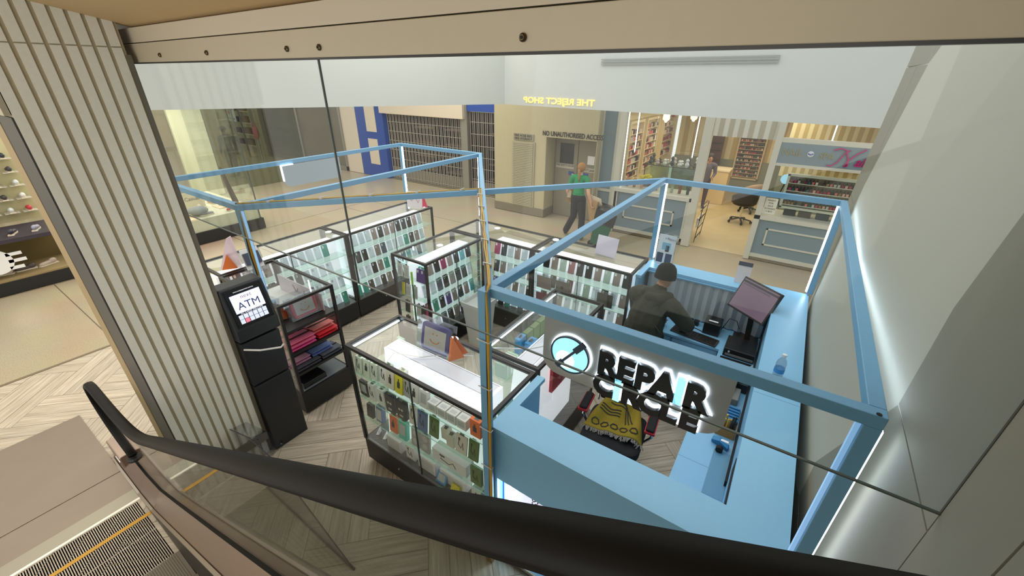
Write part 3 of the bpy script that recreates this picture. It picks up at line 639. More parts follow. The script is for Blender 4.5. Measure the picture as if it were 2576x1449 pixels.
# open black tablet case
t = thing('tablet_case', (-4.17, 1.79, 0), 'black framed tower case with coloured tablet covers beside the cash machine', 'display case')
x0, x1, y0, y1 = -4.73, -3.60, 1.5, 2.08; w = .028
b = obj('base', MB().box(x0, x1, y0, y1, .03, .28).box(x0 + .04, x1 - .04, y0 + .04, y1 - .04, 0, .03), BLK, t)
for x, y in ((x0, y0), (x1 - w, y0), (x0, y1 - w), (x1 - w, y1 - w)): obj('upright', MB().box(x, x + w, y, y + w, .28, 1.283), BLACK, t)
obj('top_rim', MB().box(x0, x1, y0, y0 + w, 1.283, 1.31).box(x0, x1, y1 - w, y1, 1.283, 1.31).box(x0, x0 + w, y0 + w, y1 - w, 1.283, 1.31).box(x1 - w, x1, y0 + w, y1 - w, 1.283, 1.31), BLACK, t)
for z in (.52, .77, 1.02): obj('shelf', MB().box(x0 + .01, x1 - .01, y0 + .03, y1 - .03, z - .012, z).box(x1 - .02, x1, y0 + w, y1 - w, z - .025, z + .002), BLACK, t)
obj('glass_panel', MB().box(x0 + w, x1 - w, y0 + w, y1 - w, 1.298, 1.302), GL, t)
obj('glass_panel', MB().box(x0 + w, x1 - w, y0 + .006, y0 + .01, .28, 1.283), GL, t); obj('glass_panel', MB().box(x0 + w, x1 - w, y1 - .01, y1 - .006, .28, 1.283), GL, t)
obj('floor_tray', MB().box(x0 + .02, x1 - .02, y0 + .02, y1 - .02, .28, .286), M('tray_grey', (118, 122, 130), .3), t)
# ================================================================== SMALL GOODS
ORD = ['first', 'second', 'third', 'fourth', 'fifth', 'sixth', 'seventh', 'eighth', 'ninth', 'tenth', 'eleventh', 'twelfth', 'thirteenth', 'fourteenth', 'fifteenth', 'sixteenth', 'seventeenth', 'eighteenth', 'nineteenth', 'twentieth',
       'twenty-first', 'twenty-second', 'twenty-third', 'twenty-fourth']
CASECOL = {'black': (34, 34, 38), 'charcoal': (62, 62, 66), 'slate': (92, 98, 116), 'clear': (214, 220, 220), 'dusty pink': (186, 158, 152), 'taupe': (160, 142, 134), 'teal': (70, 168, 150),
           'purple': (98, 62, 150), 'magenta': (176, 62, 104), 'aqua': (112, 194, 204), 'pale green': (190, 208, 192), 'grey': (142, 142, 150), 'rose': (170, 120, 122)}
def rr(w, h, r, n=4):
    p = []
    for cx_, cz_, a0 in ((w / 2 - r, r, -PI / 2), (w / 2 - r, h - r, 0), (-w / 2 + r, h - r, PI / 2), (-w / 2 + r, r, PI)):
        for k in range(n + 1): a = a0 + k * PI / 2 / n; p.append((cx_ + r * math.cos(a), 0, cz_ + r * math.sin(a)))
    return p
PHM = {}
def phone_master(c, style):
    key = (c, style)
    if key in PHM: return PHM[key]
    w, h = (.084, .165) if style != 2 else (.088, .168)
    m = M('case_' + c.replace(' ', '_'), CASECOL[c], .45) if c != 'clear' else glass_mat('case_clear', (222, 228, 228), .16, .8, .2)
    body = MB()
    if style == 3:   # wallet folded case standing open
        body.box(-w / 2, w / 2, 0, .006, 0, h).prism([(-w / 2, 0, 0), (-w / 2, 0, h), (-w / 2 - .03, -.04, h), (-w / 2 - .03, -.04, 0)], (.004, .003, 0))
    else: body.prism([(x, 0, z) for x, _, z in rr(w, h, .011)], (0, .011, 0))
    o = obj('phone_case', body, m, origin=False); COL.objects.unlink(o); COL.objects.link(o)
    sh = MATS['case_clear'] if 'case_clear' in MATS else glass_mat('case_clear', (222, 228, 228), .16, .8, .2)
    cm = MB().prism([(x - w / 2 + .022, -.0012, z + h - .048) for x, _, z in rr(.024, .036, .008, 3)], (0, .0012, 0))
    if style == 2: cm = MB(); [cm.lathe([(.006, 0), (.006, .0015)], (0, 0, 0), 10, T90(-w / 2 + .018 + (q % 2) * .018, 0, h - .018 - q * .013)) for q in range(3)]
    if style != 3:
        cc = obj('camera_cutout', cm, M('cutout_white', (232, 232, 236), .5) if style != 2 else M('cutout_white'), None, origin=False); cc.parent = o
    else:
        cc = obj('clasp', MB().box(-.006, .006, -.002, 0, .07, .085), DGREY, None, origin=False); cc.parent = o
    if style == 1:
        mb = MB(); n = 20
        for q in range(n):
            a = 2 * PI * q / n; b = 2 * PI * (q + 1) / n
            mb.prism([(r * math.cos(g), 0, .062 + r * math.sin(g)) for r, g in ((.021, a), (.021, b), (.017, b), (.017, a))], (0, -.001, 0))
        mb.box(-.0015, .0015, -.001, 0, .025, .041); rg = obj('magnet_ring', mb, M('ring_grey', (176, 178, 180), .4), None, origin=False); rg.parent = o
    PHM[key] = [o, False]; return PHM[key]
def place(mk, mat4, label, cat, group):
    o, used = mk
    c = o if not used else copy_tree(o)
    mk[1] = True; c.matrix_world = mat4; tag(c, label, cat, group); return c
def fill_phones(key, cabname, cols, n_rows, u0, u1, seed, extra=0, faces='light panel'):
    _, T, Lh, D = DC[key]; rnd = random.Random(seed)
    rows = ['bottom', 'third', 'second', 'top']
    for r in n_rows:
        z = SH[r]; n = cols; st = (u1 - u0) / n
        for i in range(n):
            u = u0 + st * (i + .5); c, style = PAT[key](r, i * 11 // 13 if n == 13 else i, rnd)
            if c is None: continue
            d = .155 + (z - .302) * .105 - .045
            a = math.radians(rnd.uniform(-13, -10)); yaw = math.radians(rnd.uniform(-3, 3))
            m4 = T @ Matrix.Translation((u, d - .012, z + .001)) @ Matrix.Rotation(yaw, 4, 'Z') @ Matrix.Rotation(a, 4, 'X')
            if c == 'black' and rnd.random() < .0: pass
            place(phone_master(c, style), m4, '%s phone case, %s from left, %s shelf, %s' % (c, ORD[i], rows[r], cabname), 'phone case', 'phone cases in the ' + cabname)
DARKS = ['black', 'charcoal', 'taupe', 'dusty pink', 'slate', 'grey']
def pat_near(r, i, rnd):
    if r == 3: return (['black', 'dusty pink', 'black', 'taupe', 'charcoal', 'clear', 'clear', 'clear', 'clear', 'teal', None][i], 0 if i != 1 else 2)
    if r == 2: return ([None, 'teal', 'clear', 'black', 'taupe', 'charcoal', 'clear', 'clear', 'clear', 'clear', None][i], 0)
    if r == 1: return ([None, 'teal', 'clear', 'clear', 'black', 'dusty pink', 'black', 'clear', 'clear', 'clear', 'clear'][i], 0 if i != 4 else 2)
    return (['black', 'clear', 'charcoal', 'clear', 'black', 'charcoal', 'dusty pink', 'clear', 'clear', 'clear', 'teal'][i], 0)
def pat_far(r, i, rnd):
    if r == 3: return (['clear', 'clear', 'clear', 'taupe', 'black', 'taupe', 'black', 'charcoal', 'black', 'dusty pink', 'clear'][i], [0, 1, 0, 0, 0, 0, 0, 0, 0, 0, 0][i])
    if r == 2: return (['black', 'black', 'clear', 'taupe', 'slate', 'clear', 'clear', 'teal', 'charcoal', 'taupe', 'clear'][i], 0)
    if r == 1: return (['clear', 'clear', 'black', 'taupe', 'teal', 'clear', 'black', 'teal', 'clear', 'black', 'clear'][i], 1 if i == 1 else 0)
    return (['teal', 'black', 'clear', 'black', 'taupe', 'black', 'charcoal', 'slate', 'clear', 'black', 'clear'][i], 0)
def pat_centre(r, i, rnd):
    a = [['clear', 'clear', 'slate', 'black', 'taupe', 'charcoal', 'slate', 'dusty pink'], ['magenta', 'teal', 'black', 'purple', 'taupe', 'charcoal', 'dusty pink', 'aqua'],
         ['clear', 'clear', 'slate', 'black', 'taupe', 'black', 'charcoal', 'clear'], ['teal', 'taupe', 'black', 'magenta', 'taupe', 'black', 'aqua', 'black']][r]
    return a[i], ([1, 0, 2, 2, 2, 2, 2, 0] if r in (0, 2) else [0, 0, 0, 0, 0, 0, 0, 0])[i]
def pat_bl(r, i, rnd):
    a = [['clear', 'black', 'teal', 'clear', 'grey', 'clear'], ['purple', 'dusty pink', 'clear', 'taupe', 'clear', 'black'], ['black', 'taupe', 'clear', 'taupe', 'clear', 'dusty pink'], ['magenta', 'charcoal', 'clear', 'taupe', 'clear', 'black']][r]
    return a[i], 0 if i != 2 else 1
def pat_br(r, i, rnd):
    a = [['clear', 'dusty pink', 'clear', 'clear', None, 'clear', 'clear', 'rose', 'clear', 'clear'], ['rose', 'clear', 'dusty pink', 'clear', 'clear', 'clear', 'clear', 'black', 'clear', 'dusty pink'],
         ['clear', 'taupe', 'clear', 'rose', 'clear', 'pale green', 'clear', 'black', 'clear', 'dusty pink'], ['black', 'taupe', 'pale green', 'rose', 'charcoal', 'black', 'taupe', 'pale green', 'taupe', 'black']][r]
    return a[i], 0
PAT = dict(left_near=pat_near, left_far=pat_far, centre=pat_centre, back_left=pat_bl, back_right=pat_br)
fill_phones('left_near', 'near left display case', 13, (0, 1, 2, 3), .06, 1.50, 11)
fill_phones('left_far', 'far left display case', 13, (0, 1, 2, 3), .06, 1.56, 12)
fill_phones('centre', 'centre display case', 8, (0, 1, 2, 3), .07, 1.03, 13)
fill_phones('back_left', 'left back row display case', 6, (0, 1, 2, 3), .60, 1.26, 14)
fill_phones('back_right', 'right back row display case', 10, (0, 1, 2, 3), .05, 1.22, 15)

# boxed accessories --------------------------------------------------
BXC = {'white': (226, 226, 222), 'green-topped white': (214, 222, 208), 'yellow': (214, 204, 46), 'orange': (232, 112, 48), 'teal': (96, 202, 184), 'olive green': (92, 118, 58), 'steel blue': (92, 118, 164),
       'grey': (170, 172, 168), 'black': (40, 42, 44), 'bright blue': (74, 150, 206), 'cream': (216, 212, 196), 'red': (196, 40, 52), 'mint': (172, 206, 184)}
def acc_box(T, u, d, z, w, dp, h, col, label, pic='cable', tab=True, lean=0, yaw=0, cat='accessory box', group='boxed accessories in the nearest display case', nm='accessory_box', top=None):
    if group.startswith('boxed') and w < .1 and (tab or w < .08): w *= 1.08; h *= 1.12
    o = obj(nm, MB().box(-w / 2, w / 2, 0, dp, 0, h), M('box_' + col.replace(' ', '_').replace('-', '_'), BXC[col], .45), origin=False)
    o.matrix_world = T @ Matrix.Translation((u, d, z + .001)) @ Matrix.Rotation(math.radians(yaw), 4, 'Z') @ Matrix.Rotation(math.radians(-lean), 4, 'X'); tag(o, label, cat, group)
    def ch(n, mb, m): q = obj(n, mb, m, None, origin=False); q.parent = o
    if tab: ch('hang_tab', MB().box(-w * .2, w * .2, dp * .45, dp * .5, h, h + .018).box(-w * .2, w * .2, dp * .2, dp * .8, h, h + .0015), M('tab_' + ('green' if 'green' in col else 'grey'), (120, 150, 110) if 'green' in col else (120, 122, 120), .5))
    dk = M('print_dark', (52, 52, 56), .5)
    if pic == 'cable': ch('printed_cable', MB().tube([(-w * .2, -.001, h * .75), (-w * .25, -.001, h * .45), (0, -.001, h * .3), (w * .12, -.001, h * .62), (w * .2, -.001, h * .25)], .0028, 5).box(-w * .27, -w * .12, -.002, 0, h * .7, h * .84), dk)
    if pic == 'plug': ch('printed_plug', MB().box(-w * .22, w * .15, -.001, 0, h * .3, h * .62).box(-w * .1, w * .05, -.001, 0, h * .62, h * .78), dk)
    if pic == 'panel': ch('printed_panel', MB().box(-w * .4, w * .4, -.001, 0, h * .12, h * .82), M('print_grey', (84, 86, 90), .4))
    if pic == 'rings': ch('printed_rings', MB().lathe([(w * .3, 0), (w * .3, .001)], (0, 0, 0), 16, T90(0, 0, h * .3)).lathe([(w * .3, 0), (w * .3, .001)], (0, 0, 0), 16, T90(0, 0, h * .72)), M('print_grey'))
    if pic == 'buds': ch('printed_earphones', MB().ball((-w * .15, 0, h * .55), w * .13, (1, .2, 1), 8).ball((w * .15, 0, h * .55), w * .13, (1, .2, 1), 8).box(-w * .2, w * .2, -.001, 0, h * .15, h * .25), M('print_pale', (196, 190, 186), .5))
    if pic == 'window': ch('clear_window', MB().box(-w * .36, w * .36, -.001, 0, h * .25, h * .85), M('window_grey', (188, 196, 196), .15))
    if top: ch('printed_lid', MB().box(-w * .3, w * .3, dp * .25, dp * .7, h, h + .001), M('print_grey'))
    return o
T = DC['main'][1]
top = [(.06, .04, 'green-topped white', 'cable', .13), (.145, .05, 'green-topped white', 'plug', .13), (.235, .05, 'green-topped white', 'cable', .13), (.335, .06, 'white', 'cable', .14), (.43, .05, 'cream', 'plug', .15), (.525, .05, 'yellow', 'plug', .15),
       (.605, .06, 'grey', 'cable', .14), (.69, .05, 'white', 'plug', .14), (.785, .05, 'white', 'window', .13)]
W_ = 'of nearest case'
for i, (u, d, c, p, h) in enumerate(top):
    acc_box(T, u, d, 1.03, .074, .032, h, c, '%s box with printed %s, %s from left, top shelf %s' % (c, dict(cable='cable', plug='plug', window='window')[p], ORD[i], W_), p, lean=8)
for i in range(8):
    u = .875 + (i % 4) * .092; d = .05 + (i // 4) * .075
    acc_box(T, u, d, 1.03, .082, .066, .085, 'white', 'small white cube box, %s in %s row, top shelf %s' % (ORD[i % 4], ['front', 'rear'][i // 4], W_), 'window', tab=False, top=True)
acc_box(T, 1.275, .05, 1.03, .08, .06, .13, 'orange', 'orange box at the right end of the top shelf beside the blue post', 'plug')
acc_box(T, .47, .15, 1.03, .07, .03, .12, 'green-topped white', 'green-topped box standing behind the yellow box on the top shelf', None)
acc_box(T, .30, .15, 1.03, .07, .03, .10, 'green-topped white', 'green-topped box standing in the second row near the left of the top shelf', None)
r2 = [(.065, .05, 'black', 'window', .13, .09, .03), (.17, .05, 'white', 'cable', .15, .07, .06), (.285, .05, 'white', 'plug', .15, .07, .06), (.40, .04, 'black', 'buds', .16, .09, .04), (.53, .04, 'black', 'buds', .16, .09, .04), (.64, .05, 'cream', 'cable', .15, .07, .02),
      (.75, .04, 'steel blue', 'cable', .16, .09, .012), (.86, .05, 'olive green', 'cable', .16, .085, .012), (.95, .08, 'cream', None, .09, .06, .05), (1.03, .05, 'cream', None, .10, .065, .05), (1.13, .05, 'cream', 'cable', .14, .095, .012), (1.24, .05, 'olive green', 'cable', .15, .08, .012)]
for i, (u, d, c, p, h, w, dp) in enumerate(r2):
    acc_box(T, u, d, .78, w, dp, h, c, '%s packet, %s from left, second shelf %s' % (c, ORD[i], W_), p, lean=8 if dp < .03 else 0)
r3 = [(.08, .05, 'black', 'plug', .12, .07, .03), (.19, .06, 'steel blue', 'panel', .14, .07, .04), (.38, .05, 'orange', 'plug', .15, .08, .035), (.50, .04, 'teal', 'window', .16, .085, .035), (.64, .05, 'grey', 'rings', .16, .085, .02), (.745, .05, 'grey', 'rings', .16, .085, .02)]
for i, (u, d, c, p, h, w, dp) in enumerate(r3):
    acc_box(T, u, d, .54, w, dp, h, c, '%s packet, %s from left, third shelf %s' % (c, ORD[i], W_), p, lean=6)
acc_box(T, 1.0, .05, .54, .34, .09, .11, 'white', 'long white box printed with a stand arm, lying on the third shelf %s' % W_, 'cable', tab=False)
acc_box(T, 1.26, .05, .54, .09, .03, .15, 'olive green', 'olive green packet at the right end of the third shelf %s' % W_, 'cable')
r4 = [(.34, .06, 'white', 'panel', .13, .17, .09), (.53, .07, 'white', 'cable', .15, .10, .09), (.73, .06, 'white', 'panel', .14, .19, .10), (1.0, .07, 'white', 'panel', .12, .26, .10), (1.24, .07, 'green-topped white', 'plug', .14, .09, .07)]
for i, (u, d, c, p, h, w, dp) in enumerate(r4):
    acc_box(T, u, d, .30, w, dp, h, c, '%s carton with dark picture panel, %s from left on the floor %s' % (c, ORD[i], W_), p, tab=False, top=True)
acc_box(T, .90, .03, .30, .10, .03, .10, 'bright blue', 'bright blue packet before the long carton on the floor %s' % W_, 'window', lean=25)
acc_box(T, 1.05, .02, .30, .08, .03, .08, 'yellow', 'yellow packet beside the blue packet on the floor %s' % W_, None, tab=False, lean=25)
for i, (u, z, s) in enumerate(((.10, .30, 'first'), (.19, .30, 'second'), (.28, .30, 'third'))):
    o = obj('price_stand', MB().box(-.002, .002, 0, .05, 0, .06).box(-.03, .002, 0, .05, 0, .003), WHITE, origin=False); o.matrix_world = T @ Matrix.Translation((u, .09, z + .002)) @ Matrix.Rotation(.5, 4, 'Z')
    tag(o, 'small folded white stand, %s from left on the dark floor %s' % (s, W_), 'stand', 'small white stands in the nearest display case')
for i, (u, d, z) in enumerate(((.05, .42, .9), (.12, .36, .9))):
    acc_box(T, u, .44, 1.03 if i else .78, .07, .03, .12, 'mint', 'pale green box at the back left corner inside the nearest case, %s' % ('upper' if i else 'lower'), 'panel', tab=False)
for o_ in (0,):
    pl = obj('corner_shelf', MB().box(.02, .10, .03, .54, .774, .779, T).box(.02, .10, .03, .54, 1.024, 1.029, T), GLG); tag(pl, 'short glass side shelves at the left end inside the nearest case', 'shelf')
for i in range(6):
    acc_box(T, 1.33, .42 - i * .05, .78 + .25 * (i % 2), .05, .012, .12, 'mint', 'thin pale packet, %s of those hanging at the right end inside nearest case' % ORD[i], None, tab=False)

# side case goods
T = DC['side'][1]; Lh = DC['side'][2]
for i in range(7):
    acc_box(T, .98 + (i % 7) * .028, .10, 1.03, .022, .10, .13, 'white' if i % 2 else 'mint', 'narrow white card packet, %s in the near row of the side case' % ORD[i], None, tab=False, lean=0, group='packets in the side display case')
for i in range(4): acc_box(T, .40 + .12 * i, .06, 1.03, .11, .05, .15, 'olive green' if i < 3 else 'bright blue', ('green-lidded carton, %s of three on the side case top shelf' % ORD[i]) if i < 3 else 'bright blue carton next to the green-lidded cartons in the side case', 'window', tab=i == 3, group='packets in the side display case')
acc_box(T, .72, .14, 1.03, .12, .06, .12, 'bright blue', 'second bright blue carton lying behind the first in the side case', 'window', group='packets in the side display case')
acc_box(T, .62, .43, .78, .42, .03, .24, 'red', 'red backed strip of dark packets on the outer side of the side case', 'panel', tab=False, group='packets in the side display case')
acc_box(T, .17, .22, 1.03, .20, .14, .10, 'white', 'white carton at the far end of the side case under its glass top', None, tab=False, group='packets in the side display case')
acc_box(T, .08, .38, 1.0, .14, .05, .08, 'teal', 'teal packet at the far end of the side case', None, tab=False, group='packets in the side display case')
acc_box(T, .18, .42, 1.0, .12, .05, .08, 'steel blue', 'slate blue packet at the far end of the side case', None, tab=False, group='packets in the side display case')

# centre case end face: screen protector packs and brush
for r in (1, 2, 3):
    pl = obj('end_shelf', MB().box(-3.74, -3.24, 2.99, 3.06, SH[r] - .006, SH[r] - .001), GLG); tag(pl, 'narrow %s glass shelf across the end of the centre display case' % ['', 'lower', 'middle', 'upper'][r], 'shelf', 'end shelves of the centre case')
TE = Matrix.Translation((-3.77, 2.99, 0))
packs = [(.10, 1.03, 'white'), (.21, 1.03, 'white'), (.12, .78, 'yellow'), (.21, .78, 'white'), (.32, .78, 'white'), (.16, .54, 'black'), (.36, .54, 'white'), (.44, .54, 'black'), (.14, .31, 'black'), (.34, .31, 'white'), (.44, .31, 'white')]
for i, (u, z, c) in enumerate(packs):
    lv = {1.03: 'top', .78: 'second', .54: 'third', .31: 'bottom'}[z]
    acc_box(TE, u, .01, z, .075 if c != 'yellow' else .04, .012, .16, c, '%s protector pack, %s from the left, %s end shelf of the centre case' % (c, ORD[[q[0] for q in packs if q[1] == z].index(u)], lv), 'panel' if c == 'white' else None, tab=True, lean=6, group='protector packs on the end of the centre case', nm='protector_pack')
for i, (u, z, c) in enumerate(((.43, 1.03, 'purple'), (.50, 1.03, 'purple'), (.50, .54, 'magenta'), (.545, .54, 'magenta'))):
    m4 = TE @ Matrix.Translation((u - .01, .012, z + .001)) @ Matrix.Rotation(math.radians(-8), 4, 'X')
    place(phone_master(c, 0), m4, '%s phone case, %s one at the corner end of the centre display case' % (c, 'left' if i % 2 == 0 else 'right'), 'phone case', 'phone cases at the corner of the centre case')
t = thing('green_brush', (-3.40, 2.955, .32), 'long green handled stick standing against the end of the centre display case', 'brush')
obj('handle', MB().tube([(-3.42, 2.955, .30), (-3.42, 2.965, 1.06)], .010, 8), M('dark_green_plastic', (24, 92, 52), .4), t)
obj('grip', MB().tube([(-3.42, 2.964, 1.0), (-3.42, 2.967, 1.16)], .012, 8), M('lime_plastic', (140, 208, 70), .4), t)
obj('stand', MB().box(-3.45, -3.39, 2.93, 2.975, 0, .31), M('dark_green_plastic'), t)
t = thing('light_cable', (-3.62, 3.02, 1.16), 'thin white looped wire hanging under the glass top of the centre case', 'cable')
obj('wire', MB().tube([(-3.74, 3.02, 1.25), (-3.66, 3.08, 1.17), (-3.62, 3.05, 1.27), (-3.60, 3.05, 1.18), (-3.40, 3.06, 1.22), (-3.24, 3.02, 1.24)], .006, 6), M('cool_white_wire', (214, 240, 246), .4, emit=.5), t)
t = thing('light_strip', (-2.55, 1.8, 1.27), 'white light strip under the left rim of the nearest display case', 'light')
obj('tube', MB().box(-2.567, -2.555, 1.54, 2.02, 1.27, 1.282), LEDS, t)
t = thing('white_wire', (-2.2, 1.8, 1.2), 'thin white wire running over the lit box inside the nearest case', 'cable')
obj('wire', MB().tube([(-2.44, 1.66, 1.0), (-2.30, 1.72, 1.215), (-2.08, 1.80, 1.215), (-1.95, 1.92, 1.222), (-1.72, 2.02, 1.25)], .004, 6), WHITE, t)
t = thing('white_wire', (-1.4, 2.4, 1.2), 'white wire slung across the side case beneath its glass', 'cable')
obj('wire', MB().tube([(-1.66, 2.2, 1.24), (-1.4, 2.35, 1.25), (-1.2, 2.6, 1.26)], .005, 6), WHITE, t)

# boxes with big pouches in the back right case
T = DC['back_right'][1]
for i, (u, z, w, c, l) in enumerate(((.16, .79, .26, 'dusty pink', 'large clear bag with a mauve cover at the left of the back right case'), (.42, .79, .22, 'taupe', 'clear bag with a brown ringed cover in the middle of the back right case'), (.98, .79, .24, 'black', 'clear bag with a dark marbled cover at the right of the back right case'), (.14, .55, .22, 'magenta', 'red cover in a clear bag low at the left of the back right case'))):
    t = thing('bagged_cover', T @ Vector((u, .06, z)), l, 'cover', 'bagged covers in the back right case')
    obj('cover', MB().box(u - w * .4, u + w * .4, .05, .058, z + .004, z + .17, T), M('case_' + c.replace(' ', '_'), CASECOL[c], .4), t)
    obj('bag', MB().box(u - w / 2, u + w / 2, .042, .066, z + .002, z + .19, T), BAG, t)
    if i == 1: obj('ring', MB().lathe([(.02, 0), (.02, .003)], (0, 0, 0), 16, T @ T90(u, .048, z + .09)), DGREY, t)
acc_box(T, 1.21, .35, 1.05, .05, .05, .13, 'white', 'white gadget box at the right rear corner of the back right case, upper', 'panel', tab=False, group='gadget boxes in the back right case')
acc_box(T, 1.20, .28, 1.05, .05, .05, .10, 'white', 'white gadget box at the right rear corner of the back right case, lower', 'panel', tab=False, group='gadget boxes in the back right case')

# puck lights on the cases
for i, (x, y, l) in enumerate(((-5.02, 3.0, 'where the two left display cases meet'), (-4.86, 4.62, 'at the far end of the left display cases'), (-3.45, 3.5, 'on the glass of the centre display case'), (-3.25, 4.45, 'on the left back row case beside the post'), (-2.36, 4.52, 'on the right back row case'), (-1.93, 2.03, 'on the rear rim of the nearest case'))):
    t = thing('puck_light', (x, y, 1.306), 'round white puck light ' + l, 'light', 'puck lights lying on the display cases')
    obj('rim', MB().lathe([(.042, 0), (.042, .008)], (x, y, 1.311), 20), WHITE, t); obj('lens', MB().lathe([(.038, 0), (.034, .003)], (x, y, 1.319), 20), LEDS, t)

# kids tablets in clear bags ------------------------------------------------
def smile(parent, c, xd, ud, s, col):
    pts = []
    for k in range(9): a = math.radians(205 + k * 16.25); pts.append(Vector(c) + Vector(xd) * math.cos(a) * s * .5 + Vector(ud) * (math.sin(a) * s * .42))
    obj('smile', MB().tube(pts, s * .045, 5), col, parent)
    obj('smile_dots', MB().ball(Vector(c) + Vector(xd) * -s * .2 + Vector(ud) * s * .3, s * .06, (1, 1, 1), 6).ball(Vector(c) + Vector(xd) * s * .2 + Vector(ud) * s * .3, s * .06, (1, 1, 1), 6), col, parent)
ORC = M('orange_card', (236, 140, 92), .5)
def tablet_bag(nm, loc, yaw, colr, label, w=.34, h=.25, lean=14):
    t = thing(nm, (0, 0, 0), label, 'tablet')
    Q = Matrix.Rotation(math.radians(-lean), 4, 'X')
    z0 = .012
    cm = M('bumper_' + nm, colr, .5)
    obj('bumper', MB().prism([(x, 0, z + z0) for x, _, z in rr(w * .8, h * .88, .03)], (0, .028, 0), Q), cm, t, bevel=.004)
    obj('screen', MB().box(-w * .31, w * .31, -.003, 0, z0 + h * .14, z0 + h * .74, Q), M('tablet_card', (206, 200, 190), .4), t)
    smile(t, Q @ Vector((0, -.005, z0 + h * .46)), (1, 0, 0), Q @ Vector((0, 0, 1)), .10, M('smile_orange', (216, 140, 70), .5))
    obj('bag', MB().box(-w / 2, w / 2, -.012, .04, .002, h * 1.05, Q), BAG, t)
    obj('side_card', MB().prism([(w * .5, -.01, .003), (w * .5 + .06, .09, .003), (w * .5, .035, h * .78)], (-.012, -.006, 0)).prism([(w * .5, .05, .003), (w * .5 + .05, .15, .003), (w * .49, .07, h * .74)], (-.012, -.006, 0)), ORC, t)
    t.location = loc; t.rotation_euler = (0, 0, math.radians(yaw)); return t
tablet_bag('bagged_tablet', (-1.93, 1.80, 1.312), 2, (54, 50, 140), 'navy bumper tablet in a clear bag standing on the nearest display case')
tablet_bag('bagged_tablet_red', (-3.725, 1.82, 1.022), 88, (214, 62, 84), 'red bumper tablet in a clear bag on the upper shelf of the black tower', .32, .22)
bpy.data.objects['bagged_tablet_red'].name = 'bagged_tablet'
tablet_bag('bagged_tablet_blue', (-4.0, 1.56, 1.022), 8, (70, 160, 220), 'light blue bumper tablet at the near corner of the upper shelf of the black tower', .24, .22)
bpy.data.objects['bagged_tablet_blue'].name = 'bagged_tablet'

# covers on the tower shelves
def cover(x, y, z, w, d, col, label, yaw=0, wedge=True):
    m = M('cover_' + '_'.join(map(str, col)), col, .5)
    o = obj('tablet_cover', MB().box(-w / 2, w / 2, -d / 2, d / 2, 0, .008).prism([(-w / 2, -d / 2, .010), (w / 2, -d / 2, .035), (w / 2, -d / 2, .042), (-w / 2, -d / 2, .016)], (0, d, 0)), m, origin=False)
    o.location = (x, y, z + .001); o.rotation_euler = (0, 0, math.radians(yaw)); tag(o, label, 'tablet cover', 'tablet covers in the black tower case')
    o2 = obj('fold_flap', MB().box(-w * .05, w * .02, -d / 2, d / 2, .030, .036), M('cover_dark', (40, 40, 46), .5), None, origin=False); o2.parent = o
cs = [(-3.74, 1.67, .772, (240, 90, 160), 'hot pink tablet cover at the left of the shelf under the red tablet'), (-3.74, 1.95, .772, (222, 44, 58), 'bright red tablet cover at the right of the shelf under the red tablet'),
      (-3.80, 1.94, .816, (236, 130, 130), 'salmon tablet cover lying on the bright red one'), (-3.74, 1.67, .816, (236, 110, 150), 'rose pink tablet cover stacked on the hot pink one'),
      (-4.05, 1.95, .772, (60, 62, 70), 'dark grey tablet cover deep behind the red one'), (-4.05, 1.65, .772, (236, 120, 170), 'pink tablet cover deep behind the hot pink one'),
      (-3.74, 1.94, .522, (92, 96, 108), 'charcoal tablet cover at the right of the third shelf of the black tower'), (-3.80, 1.86, .566, (112, 134, 202), 'periwinkle blue tablet cover lying on the charcoal one'),
      (-3.74, 1.67, .522, (82, 84, 94), 'charcoal tablet cover at the left of the third shelf'), (-3.80, 1.62, .566, (222, 162, 196), 'pale pink tablet cover lying on the left charcoal one'), (-4.05, 1.68, .522, (232, 150, 180), 'light pink tablet cover deep on the third shelf')]
for x, y, z, c, l in cs: cover(x, y, z, .22, .26 if y < 1.9 else .24, c, l)
for k in range(3):
    o = obj('tablet', MB().box(-3.86, -3.64, 1.56, 1.82, .287 + k * .022, .305 + k * .022), M('tablet_black_gloss', (26, 27, 30), .15), bevel=.003)
    tag(o, 'black tablet in film, %s of the three at the bottom of the tower' % ['lowest', 'middle', 'topmost'][k], 'tablet', 'tablets at the bottom of the tower')
obj('film_edge', MB().box(-.10, .10, -.128, -.12, .019, .022), CHROME, None, origin=False).parent = bpy.data.objects['tablet']
# papers & clear stock on tower top
o = obj('paper_sheet', MB().box(-4.62, -4.05, 1.56, 2.02, 1.022, 1.03), PAPER); tag(o, 'large white sheet lying flat under the glass top of the tower', 'paper')
o = obj('clear_folder', MB().box(-4.15, -3.85, 1.6, 2.0, 1.12, 1.125), BAG); tag(o, 'clear plastic folder over the white sheet in the tower', 'folder')
t = thing('backing_card', (-4.0, 1.98, 1.03), 'pale mauve backing board with printed drawings standing along the tower side', 'card')
obj('board', MB().box(-4.5, -3.68, 1.975, 1.985, 1.03, 1.22), M('mauve_card', (206, 196, 208), .5), t)
obj('print', MB().tube([(-4.2, 1.972, 1.18), (-4.15, 1.972, 1.10), (-4.11, 1.972, 1.16)], .004, 5).tube([(-4.0, 1.972, 1.16), (-3.96, 1.972, 1.08), (-3.92, 1.972, 1.14)], .004, 5), M('print_pink', (176, 120, 130), .5), t)

